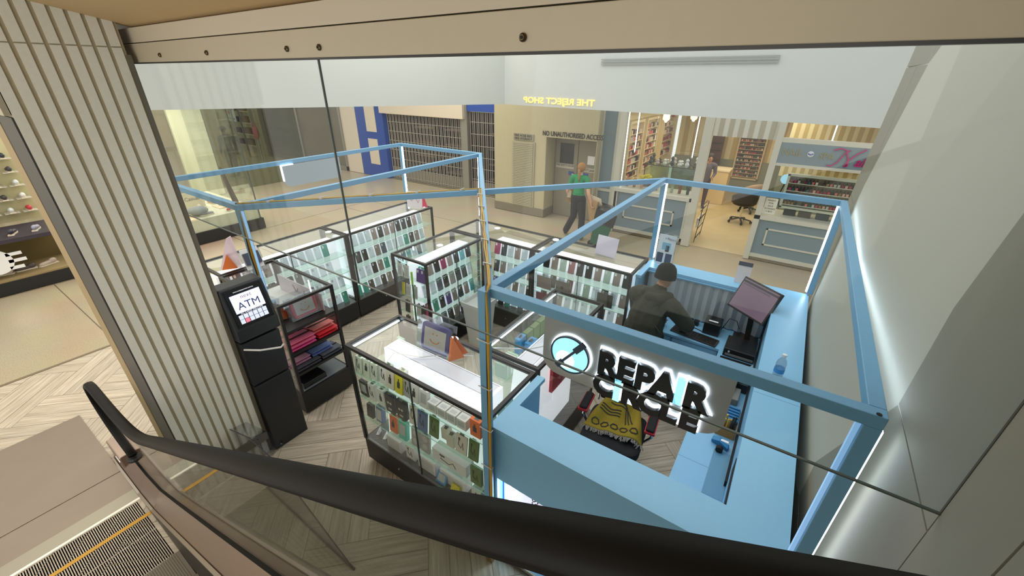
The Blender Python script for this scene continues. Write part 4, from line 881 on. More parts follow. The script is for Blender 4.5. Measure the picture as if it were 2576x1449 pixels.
# leaflets on top of the tower / left cases
t = thing('leaflet_stand', (-4.68, 1.86, 1.312), 'white leaflet holder with a dark picture standing above the cash machine', 'stand')
obj('holder', MB().prism([(-4.60, 1.72, 1.312), (-4.60, 1.94, 1.312), (-4.68, 1.94, 1.54), (-4.68, 1.72, 1.54)], (.006, 0, 0)), ACR, t)
obj('leaflet', MB().prism([(-4.595, 1.74, 1.33), (-4.595, 1.92, 1.33), (-4.668, 1.92, 1.54), (-4.668, 1.74, 1.54)], (.008, 0, 0)), PAPER, t)
obj('picture', MB().prism([(-4.595, 1.75, 1.38), (-4.595, 1.91, 1.38), (-4.645, 1.91, 1.50), (-4.645, 1.75, 1.50)], (.012, 0, 0)), M('picture_navy', (70, 76, 96), .5), t)
obj('foot', MB().box(-4.62, -4.5, 1.74, 1.92, 1.312, 1.316), ACR, t)
t = thing('orange_packet', (-4.84, 1.66, 1.312), 'pointed clear packet with an orange base standing at the near corner of the left cases', 'packet')
obj('orange_card', MB().prism([(-4.86, 1.60, 1.315), (-4.78, 1.72, 1.315), (-4.85, 1.68, 1.47)], (-.02, .01, 0)), M('deep_orange_card', (216, 110, 40), .5), t)
obj('clear_sleeve', MB().prism([(-4.90, 1.60, 1.313), (-4.76, 1.76, 1.313), (-4.88, 1.78, 1.64), (-4.90, 1.74, 1.62)], (-.03, .02, 0)), M('lilac_film', (226, 206, 222), .2, trans=.35), t)
t = thing('flyer_card', (-4.93, 4.55, 1.312), 'white tent card with a red side at the far end of the left cases', 'card')
obj('face', MB().prism([(-5.06, 4.46, 1.313), (-4.84, 4.58, 1.313), (-4.86, 4.62, 1.56), (-5.08, 4.50, 1.56)], (-.004, .006, 0)), M('flyer_white', (224, 214, 216), .5), t)
obj('red_side', MB().prism([(-4.84, 4.58, 1.313), (-4.80, 4.66, 1.313), (-4.86, 4.62, 1.56)], (-.004, .003, 0)), M('red_card', (206, 60, 84), .5), t)
obj('drawing', MB().tube([(-5.02, 4.475, 1.47), (-4.98, 4.497, 1.42), (-4.95, 4.51, 1.46)], .004, 5).tube([(-4.92, 4.53, 1.46), (-4.89, 4.545, 1.39), (-4.87, 4.555, 1.44)], .004, 5), M('drawing_red', (150, 90, 90), .5), t)
t = thing('pale_card', (-1.62, 4.42, 1.312), 'blank lilac card standing on the back row case before the green bin', 'card')
obj('card', MB().prism([(-1.76, 4.40, 1.313), (-1.49, 4.37, 1.313), (-1.49, 4.44, 1.53), (-1.76, 4.47, 1.53)], (0, .004, 0)), M('lilac_card', (214, 208, 224), .4), t)
obj('foot', MB().box(-1.74, -1.51, 4.36, 4.46, 1.312, 1.315), ACR, t)
t = thing('repair_flyer', (-1.0, 4.56, 1.302), 'clear flyer holder lettered for phone repairs standing behind the worker', 'stand')
q = lambda u, z: (-1.09 + u, 4.54 + z * .12 - u * .05, 1.303 + z)
obj('holder', MB().prism([q(0, 0), q(.21, 0), q(.21, .36), q(0, .36)], (0, .006, 0)), ACR, t)
obj('sheet', MB().prism([q(.01, .01), q(.20, .01), q(.20, .35), q(.01, .35)], (0, -.002, 0)), M('flyer_pale_blue', (206, 218, 228), .4), t)
text('flyer_text', 'Phone Repairs', .034, M('flyer_grey', (120, 126, 138), .5), Vector(q(.105, .31)) + Vector((0, -.006, 0)), (1, -.238, 0), (0, .12, 1), t, .0008)
def fb(u0, u1, z0, z1, c, n): obj(n, MB().prism([q(u0, z0), q(u1, z0), q(u1, z1), q(u0, z1)], (0, -.004, 0)), M('flyer_' + '_'.join(map(str, c)), c, .4), t)
fb(.06, .15, .18, .26, (120, 178, 210), 'picture'); fb(.10, .14, .16, .23, (52, 56, 64), 'picture'); fb(.02, .09, .03, .14, (36, 54, 86), 'picture'); fb(.115, .185, .03, .14, (40, 60, 96), 'picture')
t = thing('notice_stand', (-.17, 4.55, 1.302), 'small clear notice stand with a dark header beside the monitor', 'stand')
obj('sheet', MB().prism([(-.24, 4.53, 1.303), (-.11, 4.53, 1.303), (-.11, 4.56, 1.50), (-.24, 4.56, 1.50)], (0, .004, 0)), M('flyer_white'), t)
obj('header', MB().prism([(-.24, 4.553, 1.49), (-.11, 4.553, 1.49), (-.11, 4.56, 1.53), (-.24, 4.56, 1.53)], (0, .004, 0)), M('header_navy', (56, 60, 84), .5), t)

# waste bin between the cases
t = thing('waste_bin', (-3.0, 3.60, 0), 'tall pale grey waste bin with a liner between the centre and back cases', 'bin')
def ring4(mb, w0, d0, z0, w1, d1, z1, cx, cy, th=.008):
    for sgn in (0,):
        o = [(cx - w0, cy - d0, z0), (cx + w0, cy - d0, z0), (cx + w0, cy + d0, z0), (cx - w0, cy + d0, z0), (cx - w1, cy - d1, z1), (cx + w1, cy - d1, z1), (cx + w1, cy + d1, z1), (cx - w1, cy + d1, z1)]
        i = [(cx - w0 + th, cy - d0 + th, z0 + th), (cx + w0 - th, cy - d0 + th, z0 + th), (cx + w0 - th, cy + d0 - th, z0 + th), (cx - w0 + th, cy + d0 - th, z0 + th), (cx - w1 + th, cy - d1 + th, z1), (cx + w1 - th, cy - d1 + th, z1), (cx + w1 - th, cy + d1 - th, z1), (cx - w1 + th, cy + d1 - th, z1)]
        mb.add(o + i, [(3, 2, 1, 0), (0, 1, 5, 4), (1, 2, 6, 5), (2, 3, 7, 6), (3, 0, 4, 7), (8, 9, 10, 11), (8, 12, 13, 9), (9, 13, 14, 10), (10, 14, 15, 11), (11, 15, 12, 8), (4, 5, 13, 12), (5, 6, 14, 13), (6, 7, 15, 14), (7, 4, 12, 15)])
    return mb
BINM = M('bin_pale_grey', (206, 208, 204), .45)
obj('body', ring4(MB(), .10, .11, 0, .15, .16, .62, -2.95, 3.62), BINM, t); obj('rim', ring4(MB(), .158, .168, .57, .165, .175, .64, -2.95, 3.62, .02), BINM, t)
obj('liner', MB().box(-3.09, -2.81, 3.47, 3.77, .5, .505), M('liner_yellow', (222, 214, 150), .5), t); obj('printed_mark', MB().box(-2.98, -2.92, 3.478, 3.49, .30, .36).box(-2.97, -2.94, 3.484, 3.492, .24, .27), M('print_grey'), t)

# ================================================================== CASH MACHINE
t = thing('cash_machine', (-3.40, 1.22, 0), 'tall black cash machine with a lit screen beside the striped column', 'cash machine')
ABK = M('atm_black', (34, 38, 44), .4, ns=60, amt=.1)
Y0, Y1 = 1.07, 1.39
obj('lower_cabinet', MB().box(-3.64, -3.42, Y0, Y1, 0, .76), ABK, t, bevel=.006)
obj('upper_cabinet', MB().prism([(-3.64, Y0, .77), (-3.43, Y0, .77), (-3.40, Y0, 1.22), (-3.62, Y0, 1.22)], (0, Y1 - Y0, 0)), ABK, t, bevel=.006)
hd = obj('head', MB().prism([(-3.62, Y0 - .01, 1.22), (-3.37, Y0 - .01, 1.25), (-3.37, Y0 - .01, 1.36), (-3.47, Y0 - .01, 1.70), (-3.62, Y0 - .01, 1.70)], (0, Y1 - Y0 + .02, 0)), ABK, t, bevel=.014)
# screen plane: from (-3.37,1.36) to (-3.47,1.70)
sd = Vector((-.10, 0, .34)).normalized(); nn = Vector((.34, 0, .10)).normalized(); o_ = Vector((-3.37, 0, 1.36)) + nn * .002
def sc(y0, y1, a0, a1, m, n, e=.004, par=None):
    p0 = o_ + sd * a0; p1 = o_ + sd * a1
    return obj(n, MB().prism([(p0.x, y0, p0.z), (p0.x, y1, p0.z), (p1.x, y1, p1.z), (p1.x, y0, p1.z)], nn * e), m, par or t)
sc(Y0 + .02, Y1 - .02, .02, .33, M('bezel_gloss', (14, 14, 17), .15), 'bezel')
scr = sc(Y0 + .045, Y1 - .045, .135, .285, M('screen_lilac', (190, 200, 255), .3, emit=1.0), 'screen', .006)
for i in range(2):
    for k in range(6): sc(Y0 + .05 + k * .037, Y0 + .082 + k * .037, .045 + i * .038, .08 + i * .038, M('button_pale' if (i * 6 + k) != 1 else 'button_red', (206, 216, 240) if (i * 6 + k) != 1 else (220, 120, 140), .4, emit=.5), 'button', .006)
yc = (Y0 + Y1) / 2
def st(s, size, a, col, sx=1, b=0): text('screen_text', s, size, col, o_ + sd * a + nn * .007 + Vector((0, yc, 0)), (0, 1, 0), sd, scr, .0005, bold=b, sx=sx)
st('ATM', .085, .185, M('text_slate', (70, 78, 104), .5), 1.0); st('next', .045, .258, M('text_gold', (200, 170, 140), .5), 1.05)
st('ALL CARDS WELCOME', .017, .127, M('text_white', (230, 232, 244), .5, emit=.5)); st('www.nextpayments.com.au', .014, .308, M('text_white'))
obj('white_arm', MB().tube([(-3.40, 1.08, 1.17), (-3.30, 1.16, 1.16), (-3.25, 1.30, 1.13), (-3.25, 1.33, 1.15)], .008, 6), M('arm_white', (222, 222, 222), .4), t)
obj('cable_hole', MB().lathe([(.018, 0), (.018, .003)], (0, 0, 0), 12, Matrix.Translation((-3.42, 1.12, .06)) @ Matrix.Rotation(PI / 2, 4, 'Y')), DARK, t)
obj('logo_plate', MB().box(-3.42, -3.417, 1.09, 1.37, .755, .765), DGREY, t)

# ================================================================== COUNTER TOP ITEMS
# monitor
t = thing('monitor', (-.02, 4.15, .812), 'tilted black monitor with a purplish screen at the counter corner', 'monitor')
c = Vector((-.015, 4.14, 1.33)); xd = Vector((.80, -.60, 0)).normalized()
nv = Vector((-.60, -.66, .42)); nv = (nv - xd * nv.dot(xd)).normalized(); ud = nv.cross(xd)
if ud.z < 0: ud = -ud
def quad3(w, h, e0, e1, ox=0, oz=0): return MB().prism([c + xd * (ox - w / 2) + ud * (oz - h / 2) + nv * e0, c + xd * (ox + w / 2) + ud * (oz - h / 2) + nv * e0, c + xd * (ox + w / 2) + ud * (oz + h / 2) + nv * e0, c + xd * (ox - w / 2) + ud * (oz + h / 2) + nv * e0], nv * (e1 - e0))
obj('casing', quad3(.42, .33, -.03, 0), BLACK, t, bevel=.004); scn = obj('screen', quad3(.39, .295, 0, .003), M('screen_mauve', (104, 82, 100), .3, emit=.22), t)
obj('screen_bar', quad3(.40, .02, .003, .004, 0, .125), M('bar_dark', (52, 44, 56), .3), scn); obj('screen_bar', quad3(.30, .012, .003, .004, -.03, .10), M('bar_mid', (92, 74, 92), .3), scn)
b = c - nv * .03
obj('stand_neck', MB().bar(b, (b.x + .03, b.y + .06, .83), .05, .03), BLACK, t); obj('stand_base', MB().box(-.10, .13, 4.16, 4.36, .812, .832), BLACK, t, bevel=.005)
# pos terminal body beneath
t = thing('till_computer', (0, 4.0, .812), 'low black till computer with a grey front strip under the monitor', 'computer')
obj('body', MB().box(-.13, .135, 3.86, 4.13, .811, .90), M('pos_black', (20, 21, 24), .35), t, bevel=.006); obj('front_strip', MB().box(-.11, .13, 3.852, 3.86, .83, .85), GREY, t); obj('badge', MB().box(-.09, -.075, 3.85, 3.86, .865, .88), LGREY, t)
t = thing('receipt_printer', (-.27, 4.24, .812), 'boxy black receipt printer with a white paper slip', 'printer')
obj('body', MB().box(-.38, -.22, 4.16, 4.34, .811, .95), M('pos_black'), t, bevel=.008); obj('paper_slip', MB().box(-.345, -.255, 4.20, 4.225, .95, .954), PAPER, t); obj('cover', MB().box(-.37, -.23, 4.17, 4.30, .948, .953), BLACK, t)
t = thing('keyboard', (-.42, 4.04, .812), 'long black keyboard in front of the worker', 'keyboard')
K = Matrix.Translation((-.43, 4.045, .811)) @ Matrix.Rotation(math.radians(-8), 4, 'Z')
obj('base', MB().box(-.23, .23, -.07, .07, 0, .018, K), DGREY, t, bevel=.003)
mb = MB()
for r in range(5):
    for k in range(15): mb.box(-.22 + k * .0293, -.22 + k * .0293 + .025, -.062 + r * .025, -.062 + r * .025 + .021, .018, .024, K)
obj('keys', mb, BLACK, t)
for k in range(7):
    x = -.86 + k * .062; o = obj('battery_pack', MB().box(-.026, .026, -.03, .03, 0, .05).box(-.018, .018, -.022, .022, .05, .055), M('pos_black'), origin=False, bevel=.003); o.location = (x + .02, 4.32 - k * .004, .811); o.rotation_euler = (0, 0, -.06)
    tag(o, 'small black charger block, %s from the left under the corrugated panel' % ORD[k], 'charger', 'charger blocks in a row on the back worktop')
t = thing('counter_cables', (-.5, 4.2, .812), 'thin dark cables lying on the worktop between printer and keyboard', 'cable')
obj('cable', MB().tube([(-.72, 4.26, .815), (-.66, 4.19, .815), (-.56, 4.17, .815), (-.5, 4.22, .815), (-.42, 4.2, .815), (-.38, 4.18, .815)], .004, 6), DARK, t)
obj('cable', MB().tube([(-.22, 4.3, .83), (-.17, 4.36, .96), (-.10, 4.36, .95), (-.06, 4.3, .90)], .004, 6), DARK, t)
t = thing('desk_mat', (0, 3.66, .811), 'black rounded mat on the worktop before the till computer', 'mat')
obj('mat', MB().box(-.14, .13, 3.55, 3.84, .811, .816), BLACK, t, bevel=.002)
t = thing('card_terminal', (.03, 3.30, .811), 'grey card terminal with dark straps and a curled black cable', 'card terminal')
obj('body', MB().prism([(-.11, 3.16, .811), (.10, 3.16, .811), (.10, 3.16, .875), (-.11, 3.16, .86)], (0, .17, 0)), M('terminal_grey', (128, 126, 122), .5), t, bevel=.008)
obj('pale_end', MB().box(-.128, -.108, 3.165, 3.325, .812, .862), M('terminal_cream', (198, 196, 180), .5), t)
obj('strap', MB().bar((-.03, 3.10, .88), (.09, 3.50, .95), .035, .02), BLACK, t); obj('strap', MB().bar((.02, 3.12, .875), (.04, 3.5, .94), .03, .02), BLACK, t)
obj('cable', MB().tube([(-.12, 3.22, .83), (-.17, 3.25, .84), (-.19, 3.32, .84), (-.16, 3.39, .84), (-.10, 3.38, .84)], .008, 6), BLACK, t)
t = thing('power_brick', (.09, 3.42, .811), 'black adapter cluster with pale sockets and looping white wires', 'adapter')
obj('body', MB().box(.03, .14, 3.36, 3.50, .812, .90), BLACK, t, bevel=.005); obj('screen', MB().box(.05, .12, 3.40, 3.46, .90, .903), DGREY, t)
obj('sockets', MB().box(.04, .13, 3.51, 3.54, .812, .86), DGREY, t)
obj('white_wire', MB().tube([(.05, 3.5, .85), (.08, 3.58, .92), (.12, 3.52, .95), (.13, 3.42, .92), (.10, 3.40, .88)], .003, 5).tube([(.06, 3.52, .85), (.10, 3.62, .9), (.13, 3.6, .96)], .003, 5), PAPER, t)
t = thing('blue_organiser', (.05, 3.0, .811), 'blue ribbed tray lying on the worktop under the front beam', 'tray')
mb = MB().box(-.02, .135, 2.88, 3.12, .811, .83)
for k in range(6): mb.box(.03, .13, 2.90 + k * .036, 2.915 + k * .036, .83, .85)
obj('tray', mb, M('tray_blue', (58, 132, 184), .5), t)
# tool caddy
t = thing('tool_caddy', (.07, 2.82, .811), 'small wooden caddy crammed with screwdrivers and tweezers', 'tool holder')
WD = M('caddy_wood', (170, 124, 66), .6, ns=20, amt=.15, stretch=(1, 1, 6))
obj('box', ring4(MB(), .065, .045, .811, .065, .045, .89, .07, 2.80, .006), WD, t)
tl = [(.03, 2.80, 'gold'), (.05, 2.82, 'tan'), (.065, 2.79, 'gold'), (.08, 2.81, 'tan'), (.095, 2.80, 'dark'), (.11, 2.82, 'dark'), (.045, 2.785, 'tan'), (.12, 2.79, 'dark'), (.018, 2.79, 'green')]
for i, (x, y, k) in enumerate(tl):
    cc = {'gold': (226, 180, 60), 'tan': (196, 160, 116), 'dark': (54, 52, 56), 'green': (96, 150, 84)}[k]; h = .15 - .012 * (i % 4)
    tt = thing('screwdriver', (x, y, .82), {'gold': 'brass-topped', 'tan': 'tan-handled', 'dark': 'dark-handled', 'green': 'green-handled'}[k] + ' tool, %s of those standing in the wooden caddy' % ORD[i], 'tool', 'tools in the wooden caddy')
    obj('handle', MB().tube([(x, y, .86), (x + .004, y + .006, .82 + h)], .0068, 8), M('tool_' + k, cc, .4), tt); obj('shaft', MB().tube([(x, y, .82), (x, y, .86)], .003, 6), CHROME, tt); obj('cap', MB().lathe([(.0072, 0), (.0072, .008)], (x + .004, y + .006, .82 + h), 8), M('tool_gold', (226, 180, 60), .3, .6) if k != 'dark' else DARK, tt)
t = thing('tape_dispenser', (.06, 2.62, .811), 'blue and white gadget with a black wheel in front of the caddy', 'dispenser')
obj('body', MB().prism([(.0, 2.66, .811), (.12, 2.62, .811), (.115, 2.60, .85), (.05, 2.63, .87), (.0, 2.64, .85)], (.005, .045, 0)), M('gadget_blue', (46, 128, 180), .4), t, bevel=.004)
obj('white_cap', MB().box(.05, .11, 2.64, 2.66, .85, .868), WHITE, t); obj('wheel', MB().lathe([(.024, 0), (.024, .03)], (0, 0, 0), 18, T90(.065, 2.60, .836)), DARK, t)
# bottle on the ledge
t = thing('water_bottle', (.27, 3.01, 1.301), 'clear plastic water bottle with a blue label on the right ledge', 'bottle')
obj('body', MB().lathe([(.030, 0), (.033, .01), (.033, .06), (.030, .07), (.033, .08), (.033, .12), (.026, .145), (.013, .165), (.012, .18)], (.27, 3.01, 1.302), 18), ACR, t, smooth=True)
obj('label', MB().lathe([(.0336, .045), (.0336, .08)], (.27, 3.01, 1.302), 18), M('label_blue', (60, 140, 206), .4), t); obj('cap', MB().lathe([(.0145, .176), (.0145, .194)], (.27, 3.01, 1.302), 14), M('cap_white', (224, 228, 232), .4), t)

# ================================================================== OFFICE CHAIR with throw
t = thing('office_chair', (-.75, 2.75, 0), 'black office chair with red back panel and red-trimmed arms inside the counter', 'chair')
FAB = M('chair_black_fabric', (16, 17, 22), .8, ns=60, amt=.3)
def pad(x0, x1, y0, y1, z, th, r=.09, n=5):
    p = []
    for cx_, cy_, a0 in ((x1 - r, y0 + r, -PI / 2), (x1 - r, y1 - r, 0), (x0 + r, y1 - r, PI / 2), (x0 + r, y0 + r, PI)):
        for k in range(n + 1): a = a0 + k * PI / 2 / n; p.append((cx_ + r * math.cos(a), cy_ + r * math.sin(a), z))
    return MB().prism(p, (0, 0, th))
CT = Matrix.Translation((-.72, 2.70, 0)) @ Matrix.Rotation(math.radians(6), 4, 'Z')
mb = pad(-.25, .25, -.28, .22, .43, .085); mb.v = [CT @ v for v in mb.v]; obj('seat', mb, FAB, t, bevel=.025)
mb = MB().prism([(-.22, .22, .56), (.22, .22, .56), (.20, .32, 1.02), (-.20, .32, 1.02)], (0, .05, .01), CT); obj('backrest', mb, FAB, t, bevel=.02)
obj('red_panel', MB().prism([(-.09, .212, .66), (.11, .212, .66), (.10, .31, .99), (-.08, .31, .99)], (0, .01, 0), CT), M('red_fabric', (196, 28, 40), .7), t)
for s in (-1, 1):
    a = obj('armrest', MB().box(-.035, .035, -.10, .12, .64, .67, CT @ Matrix.Translation((s * .285, .02, 0))), FAB, t, bevel=.014)
    obj('arm_trim', MB().box(-.042, .042, -.108, .128, .625, .645, CT @ Matrix.Translation((s * .285, .02, 0))), M('red_trim', (186, 34, 52), .5), a)
    obj('arm_support', MB().tube([CT @ Vector((s * .285, .05, .64)), CT @ Vector((s * .30, .02, .50)), CT @ Vector((s * .24, 0, .425))], .012, 8), CHROME, t)
    obj('back_upright', MB().tube([CT @ Vector((s * .235, .27, .5)), CT @ Vector((s * .235, .33, .98))], .011, 8), CHROME, t)
obj('gas_column', MB().tube([CT @ Vector((0, 0, .10)), CT @ Vector((0, 0, .43))], .028, 12), BLACK, t)
for k in range(5):
    a = 2 * PI * k / 5 + .3; e = CT @ Vector((.27 * math.cos(a), .27 * math.sin(a), .075)); obj('base_leg', MB().bar(CT @ Vector((0, 0, .11)), e, .045, .03), GREY, t)
    obj('castor', MB().lathe([(.026, -.02), (.026, .02)], (0, 0, 0), 14, Matrix.Translation((e.x, e.y, .028)) @ Matrix.Rotation(PI / 2, 4, 'Y')), DARK, t)
# throw: draped cloth with pattern
t = thing('mustard_throw', (-.74, 2.78, .52), 'mustard yellow patterned throw with a grey fringe on the office chair', 'throw')
def cloth(u, v):                                        # u -1..1 across, v 0..1 from back top to front
    x = u * (.15 + .10 * v); y = .20 - .33 * v; z = .70 - .165 * v ** .6 + .018 * math.sin(7 * u + 3 * v) * (1 - v * .3) + .02 * math.cos(5 * v + u * 3)
    if abs(u) > .8: z -= (abs(u) - .8) * .18
    return CT @ Vector((x, y, max(z, .525)))
N1, N2 = 28, 22; vs = [cloth(-1 + 2 * i / N1, j / N2) for j in range(N2 + 1) for i in range(N1 + 1)]
fs = [(j * (N1 + 1) + i, j * (N1 + 1) + i + 1, (j + 1) * (N1 + 1) + i + 1, (j + 1) * (N1 + 1) + i) for j in range(N2) for i in range(N1)]
o = obj('cloth', MB().add(vs, fs), M('mustard_wool', (146, 128, 36), .9, ns=80, amt=.2), t, smooth=True); sm = o.modifiers.new('thick', 'SOLIDIFY'); sm.thickness = .008
def stripe(pts, r=.0045): 
    out = []
    for (a, b), (c_, d_) in zip(pts[:-1], pts[1:]):
        for q in range(5): out.append(cloth(a + (c_ - a) * q / 5, b + (d_ - b) * q / 5) + Vector((0, 0, .010)))
    return out + [cloth(*pts[-1]) + Vector((0, 0, .010))]
mb = MB()
for off in (0, .13, .26):
    mb.tube(stripe([(-.75 + off, .10 + off * .6), (-.2 + off * .4, .12 + off * .6), (.25 + off * .6, .2 + off * .3), (.3 + off * .8, .35), (.38 + off, .62)]), .006, 5)
    mb.tube(stripe([(-.8, .38 + off * .5), (-.3, .40 + off * .5), (.1, .38 + off * .5)]), .006, 5)
for k in range(5):
    u = -.7 + k * .35; mb.tube(stripe([(u - .14, .82), (u - .07, .75), (u + .07, .75), (u + .14, .82), (u + .07, .88), (u - .07, .88), (u - .14, .82)]), .006, 5)
obj('woven_pattern', mb, M('pattern_grey', (62, 60, 50), .9), t)
mb = MB(); rnd = random.Random(4)
for k in range(60):
    u = -1 + 2 * k / 59; p = cloth(u, 1); d = CT.to_3x3() @ Vector((rnd.uniform(-.02, .02), -rnd.uniform(.03, .05), -.004)); mb.tube([p, p + d * .6 + Vector((0, 0, .004)), p + d], .0055, 5)
obj('fringe', mb, M('fringe_grey', (134, 130, 124), .95), t)
# ================================================================== PEOPLE
def person_mesh(name, caps, balls, mats, parent, voxel=.011, smooth=2):
    """caps: (p0, r0, p1, r1, matIndex)  balls: (centre, (rx,ry,rz), matIndex)  -> one continuous remeshed surface"""
    mb = MB(); segs = []
    for p0, r0, p1, r1, k in caps:
        p0 = Vector(p0); p1 = Vector(p1); n = 7; pts = []; rs = []
        L_ = (p1 - p0).length; d = (p1 - p0).normalized()
        for i in range(4): a = PI / 2 * (1 - i / 3); pts.append(p0 - d * r0 * math.sin(a)); rs.append(max(r0 * math.cos(a), r0 * .05))
        for i in range(4): a = PI / 2 * (i / 3); pts.append(p1 + d * r1 * math.sin(a)); rs.append(max(r1 * math.cos(a), r1 * .05))
        mb.tube(pts, rs, 14); segs.append((p0, p1, r0, r1, k))
    for c, s, k in balls:
        mb.ball(c, 1, s, 16); segs.append((Vector(c), Vector(c), min(s), min(s), k))
    off = wloc(parent); me = bpy.data.meshes.new('tmp'); me.from_pydata([tuple(v) for v in mb.v], [], mb.f)
    o = bpy.data.objects.new('tmp', me); COL.objects.link(o)
    bm = bmesh.new(); bm.from_mesh(me); bmesh.ops.recalc_face_normals(bm, faces=bm.faces); bm.to_mesh(me); bm.free()
    rm = o.modifiers.new('r', 'REMESH'); rm.mode = 'VOXEL'; rm.voxel_size = voxel
    s = o.modifiers.new('s', 'SMOOTH'); s.factor = .5; s.iterations = smooth
    dg = bpy.context.evaluated_depsgraph_get(); m2 = bpy.data.meshes.new_from_object(o.evaluated_get(dg)); m2.name = name
    bpy.data.objects.remove(o)
    m2.materials.clear(); [m2.materials.append(m) for m in mats]
    idx = []
    for p in m2.polygons:
        c = p.center; best = 1e9; bk = 0
        for a, b, r0, r1, k in segs:
            ab = b - a; L2 = ab.length_squared; t_ = max(0, min(1, (c - a).dot(ab) / L2)) if L2 > 0 else 0
            d = (c - (a + ab * t_)).length - (r0 + (r1 - r0) * t_)
            if d < best: best = d; bk = k
        idx.append(bk)
    for v in m2.vertices: v.co -= off
    m2.polygons.foreach_set('material_index', idx); m2.shade_smooth()
    q = bpy.data.objects.new(name, m2); COL.objects.link(q); q.parent = parent; return q
def hand_caps(w, d, palm_n, k, curl=.5, side=1):
    """w wrist, d direction of hand, palm_n palm normal"""
    w = Vector(w); d = Vector(d).normalized(); n = Vector(palm_n); n = (n - d * n.dot(d)).normalized(); s = d.cross(n) * side; out = []
    for i, (o, L_) in enumerate(((-.030, .060), (-.010, .072), (.010, .068), (.028, .054))):
        b = w + d * .085 + s * o; out.append((w + d * .01 + s * o * .6, .014, b, .012, k))
        m = b + (d * math.cos(curl) + n * math.sin(curl)) * L_ * .5; e = m + (d * math.cos(curl * 2) + n * math.sin(curl * 2)) * L_ * .5
        out.append((b, .0095, m, .009, k)); out.append((m, .009, e, .008, k))
    tb = w + d * .03 - s * .032; tm = tb + (d * .7 - s * .7).normalized() * .035; te = tm + (d * .9 - s * .2 + n * .3).normalized() * .03
    out += [(w + d * .015, .014, tb, .012, k), (tb, .012, tm, .0105, k), (tm, .0105, te, .009, k)]
    return out
SKIN = M('skin_fair', (206, 160, 132), .55, ns=30, amt=.04); SKIN2 = M('skin_tan', (184, 136, 106), .55)
def head_parts(c, f, up, k, s=1.0):
    """c centre, f facing, returns balls for skull, jaw, nose, ears"""
    c = Vector(c); f = Vector(f).normalized(); up = Vector(up).normalized(); sd_ = f.cross(up)
    return [((c + up * .015 * s), (.078 * s, .086 * s, .098 * s), k), (c + f * .028 * s - up * .055 * s, (.052 * s, .052 * s, .055 * s), k), (c + f * .095 * s - up * .01 * s, (.012 * s, .014 * s, .02 * s), k),
            (c + sd_ * .08 * s, (.012 * s, .018 * s, .028 * s), k), (c - sd_ * .08 * s, (.012 * s, .018 * s, .028 * s), k)]
def face(c, f, up, par, s=1.0):
    c = Vector(c); f = Vector(f).normalized(); up = Vector(up).normalized(); r = f.cross(up)
    for sg in (-1, 1): obj('eye', MB().ball(c + f * .078 * s + r * sg * .03 * s + up * .01 * s, .010 * s, (1, 1, 1), 8), M('eye_dark', (36, 28, 26), .2), par, smooth=True)
    obj('mouth', MB().tube([c + f * .078 * s - up * .05 * s + r * -.02 * s, c + f * .084 * s - up * .052 * s, c + f * .078 * s - up * .05 * s + r * .02 * s], .004 * s, 6), M('lips', (150, 84, 76), .5), par)

# worker at the till, seen from behind
t = thing('person', (-.86, 3.75, 0), 'person in a black beanie and dark olive hooded jacket leaning at the till', 'person')
HOOD = M('olive_hoodie', (54, 54, 44), .9, ns=14, amt=.4, bump=.8); TRS = M('dark_trousers', (26, 27, 32), .85); SHO = M('dark_shoes', (24, 22, 22), .6); BEAN = M('black_beanie', (9, 11, 15), .95, ns=90, amt=.4, bump=.4)
hx, hy, hz_ = -.775, 3.80, 1.50
fdir = Vector((.55, .80, -.25)).normalized(); upv = Vector((.10, .14, .98)).normalized()
px_, py_ = -.86, 3.66
caps = [((px_ - .09, py_, .90), .115, (px_ - .10, py_ + .02, .50), .075, 1), ((px_ - .10, py_ + .02, .50), .072, (px_ - .11, py_ - .02, .10), .05, 1), ((px_ + .09, py_ + .02, .90), .115, (px_ + .11, py_ + .06, .50), .075, 1), ((px_ + .11, py_ + .06, .50), .072, (px_ + .12, py_ + .02, .10), .05, 1),
        ((px_ - .11, py_ - .04, .05), .045, (px_ - .10, py_ + .16, .04), .04, 2), ((px_ + .12, py_, .05), .045, (px_ + .13, py_ + .2, .04), .04, 2),
        ((px_, py_, .92), .18, (px_ + .01, py_ + .02, 1.08), .182, 0), ((px_ + .01, py_ + .02, 1.08), .182, (-.83, 3.72, 1.24), .16, 0), ((-.96, 3.73, 1.28), .105, (-.69, 3.70, 1.26), .105, 0), ((-.83, 3.72, 1.24), .13, (-.80, 3.76, 1.36), .075, 0),
        ((-.80, 3.76, 1.34), .055, (-.785, 3.785, 1.43), .052, 3),
        # left arm
        ((-1.01, 3.74, 1.28), .075, (-1.02, 3.86, 1.04), .060, 0), ((-1.02, 3.86, 1.04), .058, (-.82, 4.02, .93), .044, 0),
        # right arm bent forward over the keyboard
        ((-.64, 3.70, 1.25), .088, (-.49, 3.80, 1.05), .074, 0), ((-.49, 3.80, 1.05), .072, (-.54, 3.98, .93), .046, 0),
        # hood roll
        ((-.90, 3.68, 1.36), .05, (-.80, 3.665, 1.345), .055, 0), ((-.80, 3.665, 1.345), .055, (-.70, 3.71, 1.35), .045, 0)]
caps += hand_caps((-.545, 3.99, .925), (-.05, 1, -.55), (0, -.4, -1), 3, .5, -1) + hand_caps((-.81, 4.025, .925), (.45, 1, -.5), (0, -.4, -1), 3, .5, 1)
hc = Vector((hx, hy, hz_))
body = person_mesh('body', caps, head_parts(hc, fdir, upv, 3) + [((px_, py_ - .02, .95), (.20, .155, .16), 0)], [HOOD, TRS, SHO, SKIN2], t, .011)
mb = MB(); Q = Matrix.Translation(hc + upv * .035 - fdir * .008) @ Matrix.Rotation(-.15, 4, 'X') @ Matrix.Diagonal((1, 1, 1, 1))
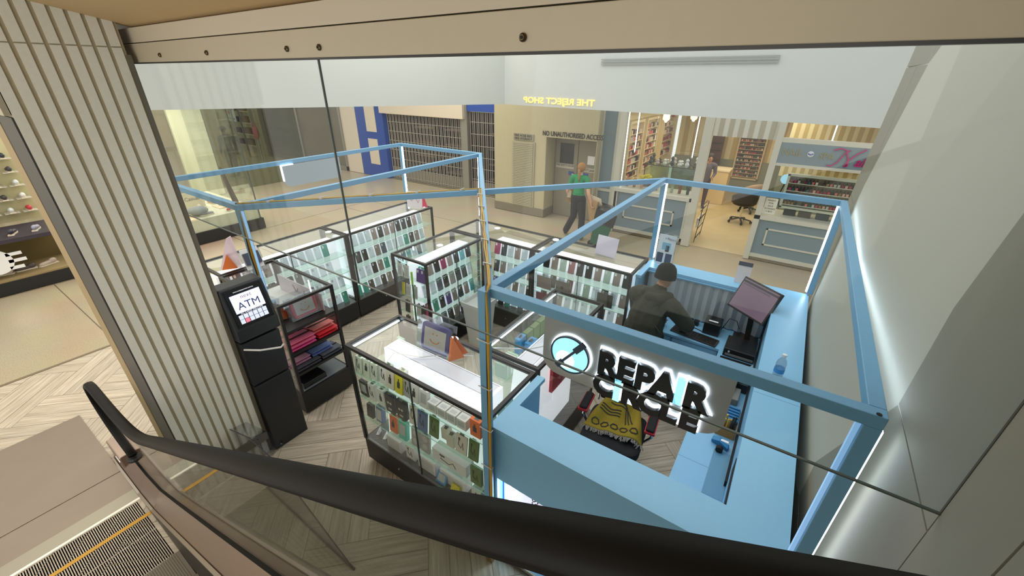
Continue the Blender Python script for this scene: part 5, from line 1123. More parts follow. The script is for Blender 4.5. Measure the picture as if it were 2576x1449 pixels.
prof = [(.092, -.045), (.097, -.03), (.097, 0), (.094, .03), (.084, .06), (.062, .088), (.03, .103), (.004, .106)]
b = obj('beanie', MB().lathe(prof, (0, 0, 0), 22, Q), BEAN, t, smooth=True); obj('beanie_cuff', MB().lathe([(.094, -.05), (.101, -.048), (.101, -.012), (.096, -.010)], (0, 0, 0), 22, Q), BEAN, b)
face(hc, fdir, upv, t)
person_mesh('hood', [((-.90, 3.70, 1.35), .05, (-.84, 3.64, 1.33), .06, 0), ((-.84, 3.64, 1.33), .06, (-.76, 3.635, 1.33), .06, 0), ((-.76, 3.635, 1.33), .06, (-.69, 3.71, 1.35), .045, 0), ((-.80, 3.635, 1.33), .055, (-.80, 3.60, 1.24), .04, 0)], [], [HOOD], t, .011)
for k_, (a_, b_) in enumerate((((-.97, 3.575, 1.12), (-.86, 3.525, 1.02)), ((-.74, 3.545, 1.10), (-.64, 3.58, 1.00)), ((-.92, 3.52, .96), (-.76, 3.50, .93)))): obj('jacket_fold', MB().tube([a_, ((a_[0] + b_[0]) / 2, (a_[1] + b_[1]) / 2 - .006, (a_[2] + b_[2]) / 2 - .015), b_], [.004, .012, .004], 8), HOOD, t, smooth=True)
obj('jacket_seam', MB().tube([(-.98, 3.62, 1.20), (-.83, 3.575, 1.22), (-.68, 3.60, 1.19)], .004, 5), M('seam_olive', (44, 44, 36), .9), t)

# woman walking with cardboard and a wheeled bin
t = thing('person', (-3.75, 8.1, 0), 'person in a green t-shirt and black trousers walking past the service door', 'person')
GRN = M('green_tshirt', (22, 138, 84), .85, ns=18, amt=.15); BTR = M('black_trousers', (20, 22, 28), .85)
X0, Y0_ = -3.72, 8.05
caps = [((X0 - .06, Y0_, .88), .105, (X0 - .10, Y0_ + .04, .48), .075, 1), ((X0 - .10, Y0_ + .04, .48), .072, (X0 - .27, Y0_ + .06, .12), .072, 1), ((X0 - .27, Y0_ + .04, .07), .045, (X0 - .33, Y0_ + .16, .045), .04, 2),
        ((X0 + .07, Y0_, .88), .105, (X0 + .12, Y0_, .48), .075, 1), ((X0 + .12, Y0_, .48), .072, (X0 + .16, Y0_ - .08, .10), .07, 1), ((X0 + .16, Y0_ - .10, .06), .045, (X0 + .14, Y0_ + .05, .04), .04, 2),
        ((X0, Y0_, 1.01), .125, (X0 - .01, Y0_ + .01, 1.10), .112, 0), ((X0 - .01, Y0_ + .01, 1.10), .115, (X0, Y0_ + .01, 1.28), .115, 0), ((X0 - .13, Y0_, 1.33), .062, (X0 + .13, Y0_, 1.33), .062, 0), ((X0, Y0_ + .01, 1.34), .055, (X0, Y0_ + .02, 1.42), .045, 3),
        ((X0 - .17, Y0_, 1.31), .06, (X0 - .21, Y0_ - .01, 1.16), .052, 0), ((X0 - .21, Y0_ - .01, 1.16), .043, (X0 - .26, Y0_ - .02, 1.03), .038, 3), ((X0 - .26, Y0_ - .02, 1.03), .037, (X0 - .22, Y0_ + .06, .82), .027, 3),
        ((X0 + .17, Y0_, 1.31), .06, (X0 + .22, Y0_ - .04, 1.16), .052, 0), ((X0 + .22, Y0_ - .04, 1.16), .043, (X0 + .26, Y0_ - .08, 1.04), .038, 3), ((X0 + .26, Y0_ - .08, 1.04), .037, (X0 + .33, Y0_ - .06, .86), .027, 3)]
caps += hand_caps((X0 - .22, Y0_ + .06, .82), (.25, .1, -1), (1, 0, 0), 3, .7, 1) + hand_caps((X0 + .33, Y0_ - .06, .86), (.3, 0, -1), (1, 0, 0), 3, .8, 1)
hc = Vector((X0 + .01, Y0_ + .02, 1.52)); fd = Vector((-.3, .95, 0))
person_mesh('body', caps, head_parts(hc, fd, (0, 0, 1), 3, .95) + [((X0, Y0_ - .01, .92), (.155, .13, .13), 1)], [GRN, BTR, SHO, SKIN], t, .012)
HAIR = M('sandy_hair', (158, 112, 64), .7, ns=40, amt=.25, stretch=(1, 1, .2))
obj('hair', MB().ball(hc + Vector((.008, -.018, .03)), .097, (.92, 1, 1), 16), HAIR, t, smooth=True)
obj('plait', MB().tube([hc + Vector((0, -.10, 0)), hc + Vector((.01, -.115, -.08)), hc + Vector((.02, -.12, -.17)), hc + Vector((.02, -.13, -.24))], [.03, .024, .022, .010], 10), HAIR, t, smooth=True)
face(hc, fd, (0, 0, 1), t, .95)
CARD = M('cardboard', (176, 142, 96), .8, ns=12, amt=.1)
t = thing('carried_folder', (-3.95, 8.12, .80), 'flat brown cardboard sheet held under the left arm of the walking person', 'cardboard')
obj('sheet', MB().prism([(-3.98, 8.0, .80), (-3.86, 8.1, .76), (-3.84, 8.14, 1.06), (-3.92, 8.04, 1.14)], (.012, .012, 0)), CARD, t); obj('paper', MB().prism([(-3.965, 7.99, .90), (-3.90, 8.03, .88), (-3.89, 8.05, 1.02), (-3.925, 8.02, 1.06)], (.006, -.006, 0)), M('card_pale', (206, 190, 160), .7), t)
t = thing('wheelie_bin', (-3.08, 7.95, 0), 'green wheeled bin with a black bag over its rim behind the walking person', 'bin')
BQ = Matrix.Translation((-3.16, 7.95, 0)) @ Matrix.Diagonal((1, 1, 1.28, 1)) @ Matrix.Rotation(math.radians(14), 4, 'Y') @ Matrix.Rotation(math.radians(20), 4, 'Z')
mb = ring4(MB(), .15, .15, .04, .20, .20, .60, 0, 0, .015); mb.v = [BQ @ v for v in mb.v]; obj('body', mb, M('bin_green', (24, 96, 72), .5), t)
mb = ring4(MB(), .21, .21, .44, .215, .215, .66, 0, 0, .012); mb.v = [BQ @ v for v in mb.v]; obj('bag_rim', mb, M('bin_bag', (26, 28, 30), .3), t)
obj('lid', MB().ball(BQ @ Vector((0, 0, .64)), .21, (1, 1, .38), 16), M('bin_bag'), t, smooth=True)
for s in (-1, 1): obj('wheel', MB().lathe([(.06, -.02), (.06, .02)], (0, 0, 0), 14, Matrix.Translation((-3.24, 7.95 + s * .16, .062)) @ Matrix.Rotation(PI / 2, 4, 'X')), DARK, t)
t = thing('cardboard_stack', (-3.35, 8.05, 0), 'flattened cardboard boxes propped between the walking person and the green bin', 'cardboard')
obj('trolley_frame', MB().tube([(-3.42, 8.12, 1.0), (-3.36, 8.08, .5), (-3.20, 8.05, .05), (-3.05, 8.05, .03)], .012, 6), DARK, t)
for i, (a, b, h) in enumerate(((-3.50, -3.24, .90), (-3.46, -3.20, .96), (-3.38, -3.18, .86))):
    obj('box_sheet', MB().prism([(a + .18, 8.0 + i * .03, .08), (b + .22, 8.0 + i * .03, .05), (b, 8.0 + i * .03, h), (a, 8.0 + i * .03, h + .06)], (0, .02, 0)), CARD if i != 1 else M('card_pale'), t)

# figure standing in for a reflection in the shoe shop glass, and the nail technician
def simple_person(loc, label, top, bot, hair, yaw, lean=0, s=1.0, arms='down', hatc=None):
    t = thing('person', (loc[0], loc[1], 0), label, 'person'); Rz = Matrix.Translation(loc) @ Matrix.Rotation(math.radians(yaw), 4, 'Z') @ Matrix.Diagonal((s, s, s, 1))
    def P_(x, y, z): return Rz @ Vector((x, y + max(0, z - .9) * lean, z))
    c_ = [((-.09, 0, .86), .10, (-.10, 0, .48), .07, 1), ((-.10, 0, .48), .07, (-.10, -.02, .10), .05, 1), ((.09, 0, .86), .10, (.10, 0, .48), .07, 1), ((.10, 0, .48), .07, (.10, -.02, .10), .05, 1), ((-.10, -.04, .05), .045, (-.10, .14, .04), .04, 2), ((.10, -.04, .05), .045, (.10, .14, .04), .04, 2),
          ((0, 0, .92), .14, (0, 0, 1.12), .135, 0), ((0, 0, 1.12), .135, (0, 0, 1.28), .125, 0), ((-.13, 0, 1.35), .07, (.13, 0, 1.35), .07, 0), ((0, 0, 1.36), .055, (0, .01, 1.46), .05, 3)]
    ae = [(.24, .02, 1.08), (.16, .20, .98)] if arms == 'front' else [(.25, -.02, 1.08), (.26, .04, .84)]
    for sg in (-1, 1):
        c_ += [((sg * .19, 0, 1.33), .06, (sg * ae[0][0], ae[0][1], ae[0][2]), .05, 0), ((sg * ae[0][0], ae[0][1], ae[0][2]), .048, (sg * ae[1][0], ae[1][1], ae[1][2]), .032, 0)]
    cc = [(P_(*a), r0 * s, P_(*b), r1 * s, k) for a, r0, b, r1, k in c_]
    for sg in (-1, 1):
        w_ = P_(sg * ae[1][0], ae[1][1], ae[1][2]); dr = (Rz.to_3x3() @ Vector((0, 1, -.2))) if arms == 'front' else Vector((0, 0, -1)); cc += hand_caps(w_, dr, Rz.to_3x3() @ Vector((-sg, 0, 0)), 3, .4, sg)
    h = P_(0, .03, 1.56); fd = (Rz.to_3x3() @ Vector((0, 1, -.25))).normalized()
    person_mesh('body', cc, head_parts(h, fd, (0, 0, 1), 3, .95 * s), [top, bot, SHO, SKIN2], t, .016); face(h, fd, (0, 0, 1), t, s)
    obj('hair', MB().ball(h - fd * .018 + Vector((0, 0, .028)), .098 * s, (1, 1, 1), 14), hair, t, smooth=True)
    if hatc: obj('cap', MB().lathe([(.105, -.01), (.103, .03), (.08, .07), (.02, .09)], tuple(h + Vector((0, 0, .03))), 16).prism([h + fd * .08 + Vector((-.06, -.06, .025)), h + fd * .19 + Vector((0, 0, .01)), h + fd * .08 + Vector((.06, .06, .025))], (0, 0, .008)), hatc, t)
    return t
DK = M('dark_jacket', (52, 58, 54), .8); BHAIR = M('black_hair', (22, 20, 22), .6)
simple_person((-16.2, 6.7, 0), 'dark figure in a cap standing in for a reflection in the shoe shop glass', DK, M('navy_trousers', (40, 50, 58), .8), BHAIR, 100, hatc=M('cap_dark', (38, 42, 40), .7))
simple_person((-2.0, 12.3, 0), 'person in a grey apron bending over work in the nail shop doorway', M('grey_lilac_top', (96, 92, 108), .8), M('maroon_skirt', (60, 26, 30), .8), BHAIR, 200, lean=.35, s=.88, arms='front')
# ================================================================== NAIL SHOP
PNL = M('grey_blue_panel', (122, 142, 152), .5, ns=40, amt=.04); TRIM = M('white_moulding', (206, 204, 192), .5)
def stripes(x0, x1, y, z0, z1, n, name='wall_nailshop', c2=(196, 190, 166), c1=(228, 224, 206), kind=True, nrm='y'):
    mb = MB(); w = (x1 - x0) / n
    mb.mat(0).box(x0, x1, y, y + .02, z0, z1)
    for k in range(n):
        if k % 2: mb.mat(1).box(x0 + k * w, x0 + (k + 1) * w, y - .004, y, z0, z1)
    return struct(name, mb, [M('stripe_light_%d' % c1[0], c1, .6), M('stripe_dark_%d' % c2[0], c2, .6)])
# floor inside
struct('floor', MB().box(-3.6, 1.6, 9.1, 14.9, -.0105, -.006), M('nail_shop_floor', (204, 186, 150), .4, ns=4, amt=.12))
stripes(-3.5, 1.6, 14.9, 0, 3.0, 34, c2=(206, 180, 128), c1=(238, 224, 184)); 
mb = MB().mat(0).box(-3.62, -3.6, 9.3, 14.9, 0, 3); 
struct('wall_nailshop', mb, [M('nail_cream_wall', (232, 214, 168), .6)]); struct('wall_nailshop', MB().box(1.6, 1.62, 9.3, 14.9, 0, 3), M('nail_cream_wall'))
struct('wall_nailshop', MB().box(-3.5, 1.6, 14.84, 14.895, 0, .95), M('nail_green_grey', (142, 146, 126), .6))
struct('ceiling', MB().box(-3.6, 1.6, 9.3, 14.9, 3.0, 3.05), M('nail_ceiling', (226, 216, 190), .7))
# front
struct('wall_nailfront', MB().box(-3.79, -3.40, 9.2, 9.3, .05, 3.0), PNL)
struct('trim_10', MB().box(-3.82, -3.76, 9.16, 9.3, 0, 3.0).box(-3.46, -3.37, 9.16, 9.3, 0, 3.0).box(-3.79, -3.4, 9.17, 9.2, .84, .90).box(-3.79, -3.4, 9.17, 9.2, .0, .08), TRIM)
def front(x0, x1, sill, rects, n):
    struct('wall_nailfront', MB().box(x0, x1, 9.0, 9.12, .06, sill - .05), PNL)
    mb = MB().box(x0 - .02, x1 + .02, 8.95, 9.62, sill - .02, sill + .015).box(x0 - .02, x1 + .02, 8.95, 9.16, sill - .06, sill - .02).box(x0, x1, 8.97, 9.02, .06, .13).box(x0, x0 + .07, 8.97, 9.02, .06, sill)
    mb.box(x1 - .07, x1, 8.97, 9.02, .06, sill)
    a, b, c, d = rects; w = .03
    mb.box(a, b, 8.985, 9.0, c, c + w).box(a, b, 8.985, 9.0, d - w, d).box(a, a + w, 8.985, 9.0, c, d).box(b - w, b, 8.985, 9.0, c, d)
    struct('trim_%d' % n, mb, TRIM); struct('baseboard_nail', MB().box(x0, x1, 8.985, 9.1, 0, .06), M('grey_skirting'))
front(-3.27, -1.64, 1.0, (-3.02, -1.92, .36, .68), 11); front(-.42, 1.5, .88, (-.18, 1.2, .32, .66), 12)
struct('trim_13', MB().box(-3.33, -3.22, 8.97, 9.1, 0, 3.0).box(-1.66, -1.50, 8.95, 9.12, 0, 2.6).box(-.44, -.34, 8.95, 9.12, 0, 2.6).box(-.34, 1.5, 8.97, 9.1, 2.22, 2.29).box(-.34, 1.5, 8.97, 9.1, 1.82, 1.87), TRIM)
stripes(-1.66, -.40, 9.0, 2.24, 2.9, 15, c2=(176, 170, 150), c1=(214, 212, 200))
o = struct('window_2', MB().box(-3.22, -1.66, 9.05, 9.06, 1.02, 2.9), SCREEN); o = struct('window_3', MB().box(-.34, 1.5, 9.05, 9.06, .9, 1.82), SCREEN)
stripes(-.34, 1.5, 12.2, 1.1, 3.0, 22, c2=(198, 176, 120), c1=(236, 224, 180))
struct('wall_nailshop', MB().box(-.34, 1.5, 12.15, 12.2, 0, 1.1), M('nail_green_grey'))
# shop name board
t = thing('shop_name_board', (.5, 8.97, 1.86), 'grey-blue name board over the right window with magenta script and a gilded strip', 'sign')
obj('board', MB().box(-.34, 1.5, 8.97, 9.0, 1.87, 2.22), PNL, t)
gt = M('gilt_faded', (150, 144, 100), .5)
text('gilt_letters', 'NAIL', .17, gt, (-.14, 8.965, 2.06), (1, 0, 0), (0, 0, 1), t, .003, sx=.85); text('gilt_letters', 'SPA', .15, gt, (.36, 8.965, 2.04), (1, 0, 0), (0, 0, 1), t, .003, sx=.9)
obj('round_emblem', MB().ball((.13, 8.96, 2.06), .05, (1, .15, 1), 12), M('emblem_white', (216, 220, 230), .4), t); obj('emblem_swirl', MB().tube([(.09, 8.95, 2.07), (.13, 8.945, 2.05), (.17, 8.95, 2.07)], .009, 6), M('emblem_blue', (52, 84, 160), .4), t)
MAG = M('magenta_script', (178, 22, 108), .5)
obj('script_letter', MB().tube([(.40, 8.955, 1.91), (.46, 8.955, 1.90), (.53, 8.955, 1.97), (.60, 8.955, 2.13), (.66, 8.955, 2.17)], .011, 6).tube([(.44, 8.955, 2.15), (.52, 8.955, 2.19), (.60, 8.955, 2.17), (.66, 8.955, 2.03), (.68, 8.955, 1.92), (.64, 8.955, 1.90), (.66, 8.955, 2.0), (.76, 8.955, 2.12), (.86, 8.955, 2.2)], .012, 6), MAG, t)
text('script_letters', 'ails', .20, MAG, (.76, 8.955, 1.99), (1, 0, 0), (0, 0, 1), t, .004, align='LEFT', sx=.8, shear=.4, bold=.004)
t = thing('masks_notice', (-.24, 8.99, .9), 'white paper notice about masks at the left of the right window', 'notice')
obj('sheet', MB().box(-.33, -.13, 9.035, 9.045, .92, 1.22), M('notice_paper', (222, 222, 208), .6), t)
for i, s in enumerate(('MASKS', 'FOR', 'SALE', '10 MASKS', '= $10')): text('notice_text', s, .042, M('print_dark'), (-.23, 9.033, 1.18 - i * .052), (1, 0, 0), (0, 0, 1), t, .0005)
# light tubes and pendants
for i, (x, y, z0, z1) in enumerate(((-3.08, 9.4, 1.75, 2.9), (-1.86, 9.4, 1.75, 2.9), (.38, 9.4, 2.15, 2.9), (-3.28, 9.35, .95, 2.9))):
    t = thing('light_tube', (x, y, z0), 'thin white vertical light tube in the nail shop window, %s' % ['left of the pendants', 'beside the striped wall', 'above the name board', 'at the left edge'][i], 'light', 'vertical light tubes in the nail shop')
    obj('tube', MB().tube([(x, y, z0), (x, y, 2.999)], .010, 6), LEDS, t); obj('socket', MB().tube([(x, y, z0 - .03), (x, y, z0)], .013, 6), LGREY, t)
for i, (x, y) in enumerate(((-2.75, 10.3), (-2.35, 11.2))):
    t = thing('pendant_lamp', (x, y, 2.4), ['nearer', 'farther'][i] + ' glowing square glass pendant in the nail shop', 'lamp', 'pendants in the nail shop')
    zc = 2.42 - i * .02; obj('shade', MB().lathe([(.05, .06), (.075, .05), (.08, -.04), (.06, -.07)], (x, y, zc), 4), M('warm_glass', (255, 228, 170), .4, emit=1.2), t); obj('bulb', MB().ball((x, y, zc - .08), .035, (1, 1, 1), 8), M('bulb_white', (255, 244, 214), .4, emit=4), t); obj('cord', MB().tube([(x, y, zc + .06), (x, y, 3.0)], .006, 5), YEL, t)
t = thing('wall_heater', (.0, 12.1, 2.2), 'long dark wall unit high on the striped wall of the nail shop', 'heater'); obj('body', MB().box(-.30, .62, 11.9, 12.12, 2.55, 2.78), DGREY, t)
# polish bottles
POL = [(150, 40, 50), (196, 60, 60), (214, 120, 110), (70, 26, 34), (226, 170, 150), (120, 40, 70), (200, 190, 180), (44, 90, 84), (30, 30, 40), (180, 60, 90), (226, 214, 196), (150, 110, 60)]
PB = []
for i, c in enumerate(POL):
    o = obj('polish_bottle', MB().box(-.5, .5, -.5, .5, 0, 1.3), M('polish_%d' % i, c, .2), origin=False); q = obj('bottle_cap', MB().box(-.22, .22, -.22, .22, 1.3, 2.4), M('cap_black', (24, 22, 24), .3), None, origin=False); q.parent = o; PB.append([o, False])
def rack(nm, label, x0, x1, y, zs_r, w, n, grp, place_lbl, frame_m, seed, scale=.022, back=None, xdir=True, xf=None, capn=999, pal=None):
    t = thing(nm, ((x0 + x1) / 2, y, zs_r[0]), label, 'rack'); rnd = random.Random(seed); Q = xf or Matrix.Identity(4)
    h = zs_r[1] - zs_r[0]
    obj('back_panel', MB().box(x0 - .02, x1 + .02, y + .06, y + .08, zs_r[0] - .05, zs_r[-1] + h, Q), back or frame_m, t)
    obj('frame', MB().box(x0 - .06, x0 - .02, y - .03, y + .08, zs_r[0] - .07, zs_r[-1] + h + .03, Q).box(x1 + .02, x1 + .06, y - .03, y + .08, zs_r[0] - .07, zs_r[-1] + h + .03, Q).box(x0 - .06, x1 + .06, y - .03, y + .08, zs_r[-1] + h, zs_r[-1] + h + .04, Q).box(x0 - .06, x1 + .06, y - .03, y + .08, zs_r[0] - .08, zs_r[0] - .04, Q), frame_m, t)
    for z in zs_r: obj('shelf', MB().box(x0 - .02, x1 + .02, y - .02, y + .06, z - .012, z, Q), frame_m, t)
    for r, z in enumerate(zs_r):
        for i in range(n):
            x = x0 + (x1 - x0) * (i + .5) / n
            if rnd.random() < .04: continue
            k = rnd.choice(pal) if pal else rnd.randrange(len(PB)); m4 = Q @ Matrix.Translation((x, y + .01, z + .0005)) @ Matrix.Diagonal((scale, scale, scale, 1))
            place(PB[k], m4, '%s, %s in row %s up' % (place_lbl, ORD[i], ORD[r]), 'bottle', grp)
# right window rack: four rows
rack('polish_rack', 'wide white framed rack of nail polish standing in the right window', -.04, 1.05, 9.28, [1.10, 1.22, 1.36, 1.50], 0, 20, 'polish bottles in the right window rack', 'polish bottle in the right window rack', M('rack_white', (218, 216, 196), .5), 5, .038, M('rack_inner', (146, 128, 100), .6))
rack('polish_rack', 'tall crowded rack of nail polish on the back wall seen through the doorway', -1.62, -.98, 14.81, [.50 + .115 * k for k in range(12)], 0, 12, 'polish bottles on the back wall rack', 'polish bottle on the back wall rack', M('rack_cream', (220, 200, 160), .5), 6, .038, M('rack_inner'))
for j, (y0, y1, z0, nr) in enumerate(((10.1, 11.0, .95, 7), (11.35, 12.3, 1.0, 7), (12.9, 14.0, 1.15, 6))):
    Qr = Matrix.Translation((-3.52, y1, 0)) @ Matrix.Rotation(PI / 2, 4, 'Z') @ Matrix.Diagonal((1, -1, 1, 1))
    Qr = Matrix(((0, 1, 0, 0), (1, 0, 0, 0), (0, 0, 1, 0), (0, 0, 0, 1)))
    Qr = Matrix(((0, -1, 0, -3.5), (1, 0, 0, 0), (0, 0, 1, 0), (0, 0, 0, 1)))
    t = thing('wall_rack', (-3.5, (y0 + y1) / 2, z0), 'cream wall rack of small packets on the left nail shop wall, %s' % ['nearest', 'middle', 'farthest'][j], 'rack', 'wall racks in the nail shop')
    CRM = M('rack_cream')
    obj('back_panel', MB().box(-3.59, -3.57, y0, y1, z0 - .05, 2.25), CRM, t); obj('frame', MB().box(-3.59, -3.45, y0 - .06, y0, z0 - .08, 2.3).box(-3.59, -3.45, y1, y1 + .06, z0 - .08, 2.3).box(-3.59, -3.45, y0, y1, 2.24, 2.3), CRM, t)
    rnd = random.Random(j)
    for r in range(nr):
        z = z0 + r * (1.22 / nr); obj('shelf', MB().box(-3.58, -3.46, y0, y1, z - .012, z), CRM, t)
        for i in range(8):
            yy = y0 + (y1 - y0) * (i + .5) / 8; k = rnd.choice([6, 10, 6, 11, 3, 8, 10, 0, 2]) if j != 2 else rnd.choice([0, 3, 3, 5, 9, 10, 6]); h = rnd.uniform(.07, .12)
            o = obj('packet', MB().box(-3.54, -3.48, yy - .045, yy + .045, z, z + h), M('polish_%d' % k, POL[k])); tag(o, 'small packet, %s along in row %s up, %s wall rack of the nail shop' % (ORD[i], ORD[r], ['nearest', 'middle', 'farthest'][j]), 'packet', 'packets on the nail shop wall racks')
# nail shop furniture
def counter_block(nm, label, cat, x0, x1, y0, y1, h, m, top):
    t = thing(nm, ((x0 + x1) / 2, (y0 + y1) / 2, 0), label, cat); obj('body', MB().box(x0 + .02, x1 - .02, y0 + .02, y1 - .02, 0, h - .04), m, t); obj('top', MB().box(x0, x1, y0, y1, h - .04, h), top, t); return t
counter_block('nail_desk', 'cream desk behind the bending person in the nail shop', 'desk', -2.2, -1.5, 12.9, 13.5, .95, M('desk_cream', (226, 198, 146), .5), M('desk_top', (238, 222, 190), .4))
o = struct('baseboard_nail', MB().box(-1.5, -.4, 14.80, 14.84, 0, .12), M('grey_skirting'))
t = thing('glass_cabinet', (-2.4, 10.0, 0), 'glass cabinet crowded with white ornaments behind the left nail shop window', 'cabinet')
obj('body', MB().box(-2.9, -1.75, 9.75, 10.2, 0, .85), M('desk_cream'), t); obj('glass', MB().box(-2.9, -1.75, 9.75, 9.76, .85, 1.45).box(-2.9, -1.75, 10.19, 10.2, .85, 1.45).box(-2.9, -1.75, 9.75, 10.2, 1.445, 1.45), GLG, t)
mb = MB(); [mb.bar(a, b, .015) for a, b in (((-2.9, 9.75, 1.45), (-1.75, 9.75, 1.45)), ((-2.9, 9.75, .85), (-2.9, 9.75, 1.45)), ((-2.9, 10.2, 1.45), (-1.75, 10.2, 1.45)), ((-2.9, 9.75, 1.45), (-2.9, 10.2, 1.45)))]
obj('frame', mb, DGREY, t)
rnd = random.Random(9)
for i in range(14):
    x = -2.82 + (i % 7) * .16; y = 9.85 + (i // 7) * .2; c = rnd.choice([(230, 230, 224), (200, 196, 186), (210, 180, 180), (70, 66, 62), (226, 226, 232)]); h = rnd.uniform(.10, .22)
    o = obj('ornament', MB().lathe([(.03, 0), (.05, h * .3), (.025, h * .6), (.04, h * .8), (.015, h)], (x, y, 1.455), 8), M('orn_%d_%d' % (c[0], c[2]), c, .4)); tag(o, 'small pale ornament, %s along the %s row on the glass cabinet' % (ORD[i % 7], ['front', 'rear'][i // 7]), 'ornament', 'ornaments on the nail shop cabinet')
t = thing('flower_bunch', (-2.75, 9.5, 1.02), 'bright yellow flowers standing in the left nail shop window', 'flowers')
obj('pot', MB().lathe([(.05, 0), (.07, .1)], (-2.75, 9.5, 1.0), 12), GREY, t); mb = MB(); rnd = random.Random(2)
for k in range(26): a = rnd.uniform(0, 6.28); r = rnd.uniform(0, .15); mb.ball((-2.75 + r * math.cos(a), 9.5 + r * math.sin(a) * .6, 1.13 + rnd.uniform(0, .14)), rnd.uniform(.025, .045), (1, 1, .7), 6)
obj('blossoms', mb, M('blossom_yellow', (232, 214, 50), .6), t)
for i in range(9):
    x = -3.1 + i * .165; c = [(206, 140, 116), (190, 110, 96), (214, 160, 140), (120, 50, 50), (200, 130, 110), (196, 120, 100), (180, 190, 160), (150, 90, 76), (60, 80, 84)][i]
    o = obj('display_hand', MB().tube([(x, 9.25, 1.02), (x, 9.26, 1.08), (x + .02, 9.27, 1.14)], [.03, .032, .02], 8).tube([(x - .02, 9.25, 1.12), (x - .04, 9.25, 1.19)], .010, 6).tube([(x, 9.25, 1.13), (x - .005, 9.25, 1.22)], .010, 6).tube([(x + .02, 9.25, 1.13), (x + .03, 9.25, 1.21)], .010, 6), M('handdisp_%d' % i, c, .5)); tag(o, 'coloured display hand, %s from the left along the left nail shop sill' % ORD[i], 'display', 'display hands on the window sill')
def salon_chair(x, y, label, seat_c, yaw):
    t = thing('salon_chair', (x, y, 0), label, 'chair'); m = M('salon_%d' % seat_c[0], seat_c, .5); Q = Matrix.Translation((x, y, 0)) @ Matrix.Rotation(math.radians(yaw), 4, 'Z')
    obj('seat', MB().lathe([(.18, .44), (.24, .46), (.25, .50), (.22, .53), (.05, .54)], (0, 0, 0), 20, Q), m, t, smooth=True)
    mb = MB(); vs = []; N = 14
    for j in range(5):
        for i in range(N + 1):
            a = PI * (.0 + i / N); r = .24 + .02 * j / 4; vs.append(Q @ Vector((r * math.cos(a), -r * math.sin(a), .50 + .30 * (j / 4) * (.45 + .55 * math.sin(a)))))
    mb.add(vs, [(j * (N + 1) + i, j * (N + 1) + i + 1, (j + 1) * (N + 1) + i + 1, (j + 1) * (N + 1) + i) for j in range(4) for i in range(N)])
    b = obj('backrest', mb, m, t, smooth=True); s_ = b.modifiers.new('s', 'SOLIDIFY'); s_.thickness = .035
    obj('column', MB().tube([(x, y, .12), (x, y, .45)], .025, 10), CHROME, t)
    for k in range(5):
        a = 2 * PI * k / 5; e = (x + .26 * math.cos(a), y + .26 * math.sin(a), .07); obj('base_leg', MB().bar((x, y, .12), e, .035, .025), DGREY, t); obj('castor', MB().ball((e[0], e[1], .035), .034, (1, 1, 1), 8), DARK, t)
salon_chair(-.86, 11.45, 'dark grey round-backed chair on castors nearest the nail shop doorway', (66, 64, 68), 10); salon_chair(-.80, 12.6, 'light brown tub chair on castors behind the dark grey one', (176, 150, 124), 30)
t = thing('magazine_rack', (-1.42, 9.5, 0), 'narrow black wire rack standing just inside the nail shop doorway', 'rack')
mb = MB(); [mb.bar((-1.46, y, 0), (-1.42, y, .8), .012) for y in (9.3, 9.9)]; [mb.bar((-1.45, 9.3, z), (-1.45, 9.9, z), .012) for z in (.1, .3, .5, .7, .8)]; obj('wire_frame', mb, DARK, t)
for i in range(3): obj('magazine', MB().box(-1.50, -1.47, 9.35 + i * .18, 9.5 + i * .18, .32, .52), PAPER, t)
t = thing('magnifier_lamp', (-.2, 9.6, 1.0), 'round pale blue magnifier lamp in the right nail shop window', 'lamp')
obj('lens', MB().lathe([(.09, -.01), (.09, .01)], (0, 0, 0), 20, Matrix.Translation((-.12, 9.55, 1.50)) @ Matrix.Rotation(PI / 2, 4, 'X')), M('lens_blue', (160, 214, 236), .3, emit=.5), t); obj('arm', MB().tube([(-.12, 9.56, 1.41), (-.16, 9.6, 1.2), (-.1, 9.6, .92)], .012, 6), DGREY, t)
for i, (x, c, l) in enumerate(((.10, (40, 40, 44), 'black'), (.34, (92, 78, 68), 'brown'), (.62, (70, 72, 80), 'slate'), (.88, (44, 42, 46), 'dark'))):
    o = obj('storage_box', MB().box(x - .1, x + .1, 9.25, 9.4, .90, 1.0).box(x - .09, x + .09, 9.26, 9.39, 1.0, 1.01), M('stb_%d' % i, c, .5), bevel=.01); tag(o, l + ' box on the sill below the wide polish rack', 'box', 'boxes under the polish rack')
t = thing('dark_shelf_unit', (-2.35, 14.3, 0), 'dark wooden shelf unit with bottles behind the bending person', 'shelf')
obj('unit', MB().box(-2.55, -2.05, 14.4, 14.6, 0, 1.7), M('dark_wood', (84, 54, 44), .5), t); [obj('shelf', MB().box(-2.55, -2.05, 14.25, 14.4, z, z + .02), M('dark_wood'), t) for z in (1.0, 1.3, 1.5)]
t = thing('draped_coat', (.55, 11.9, 1.2), 'brown coats heaped above the wide polish rack against the wall', 'coat')
mb = MB(); rnd = random.Random(8); [mb.ball((.45 + k * .09, 11.95 + rnd.uniform(-.05, .05), 1.75 + rnd.uniform(-.04, .10)), rnd.uniform(.09, .14), (1, .8, .7), 8) for k in range(7)]; obj('heap', mb, M('coat_brown', (96, 82, 66), .9, ns=20, amt=.3), t, smooth=True)
obj('ledge', MB().box(.2, 1.3, 11.8, 12.15, 1.60, 1.66), M('dark_wood'), t)

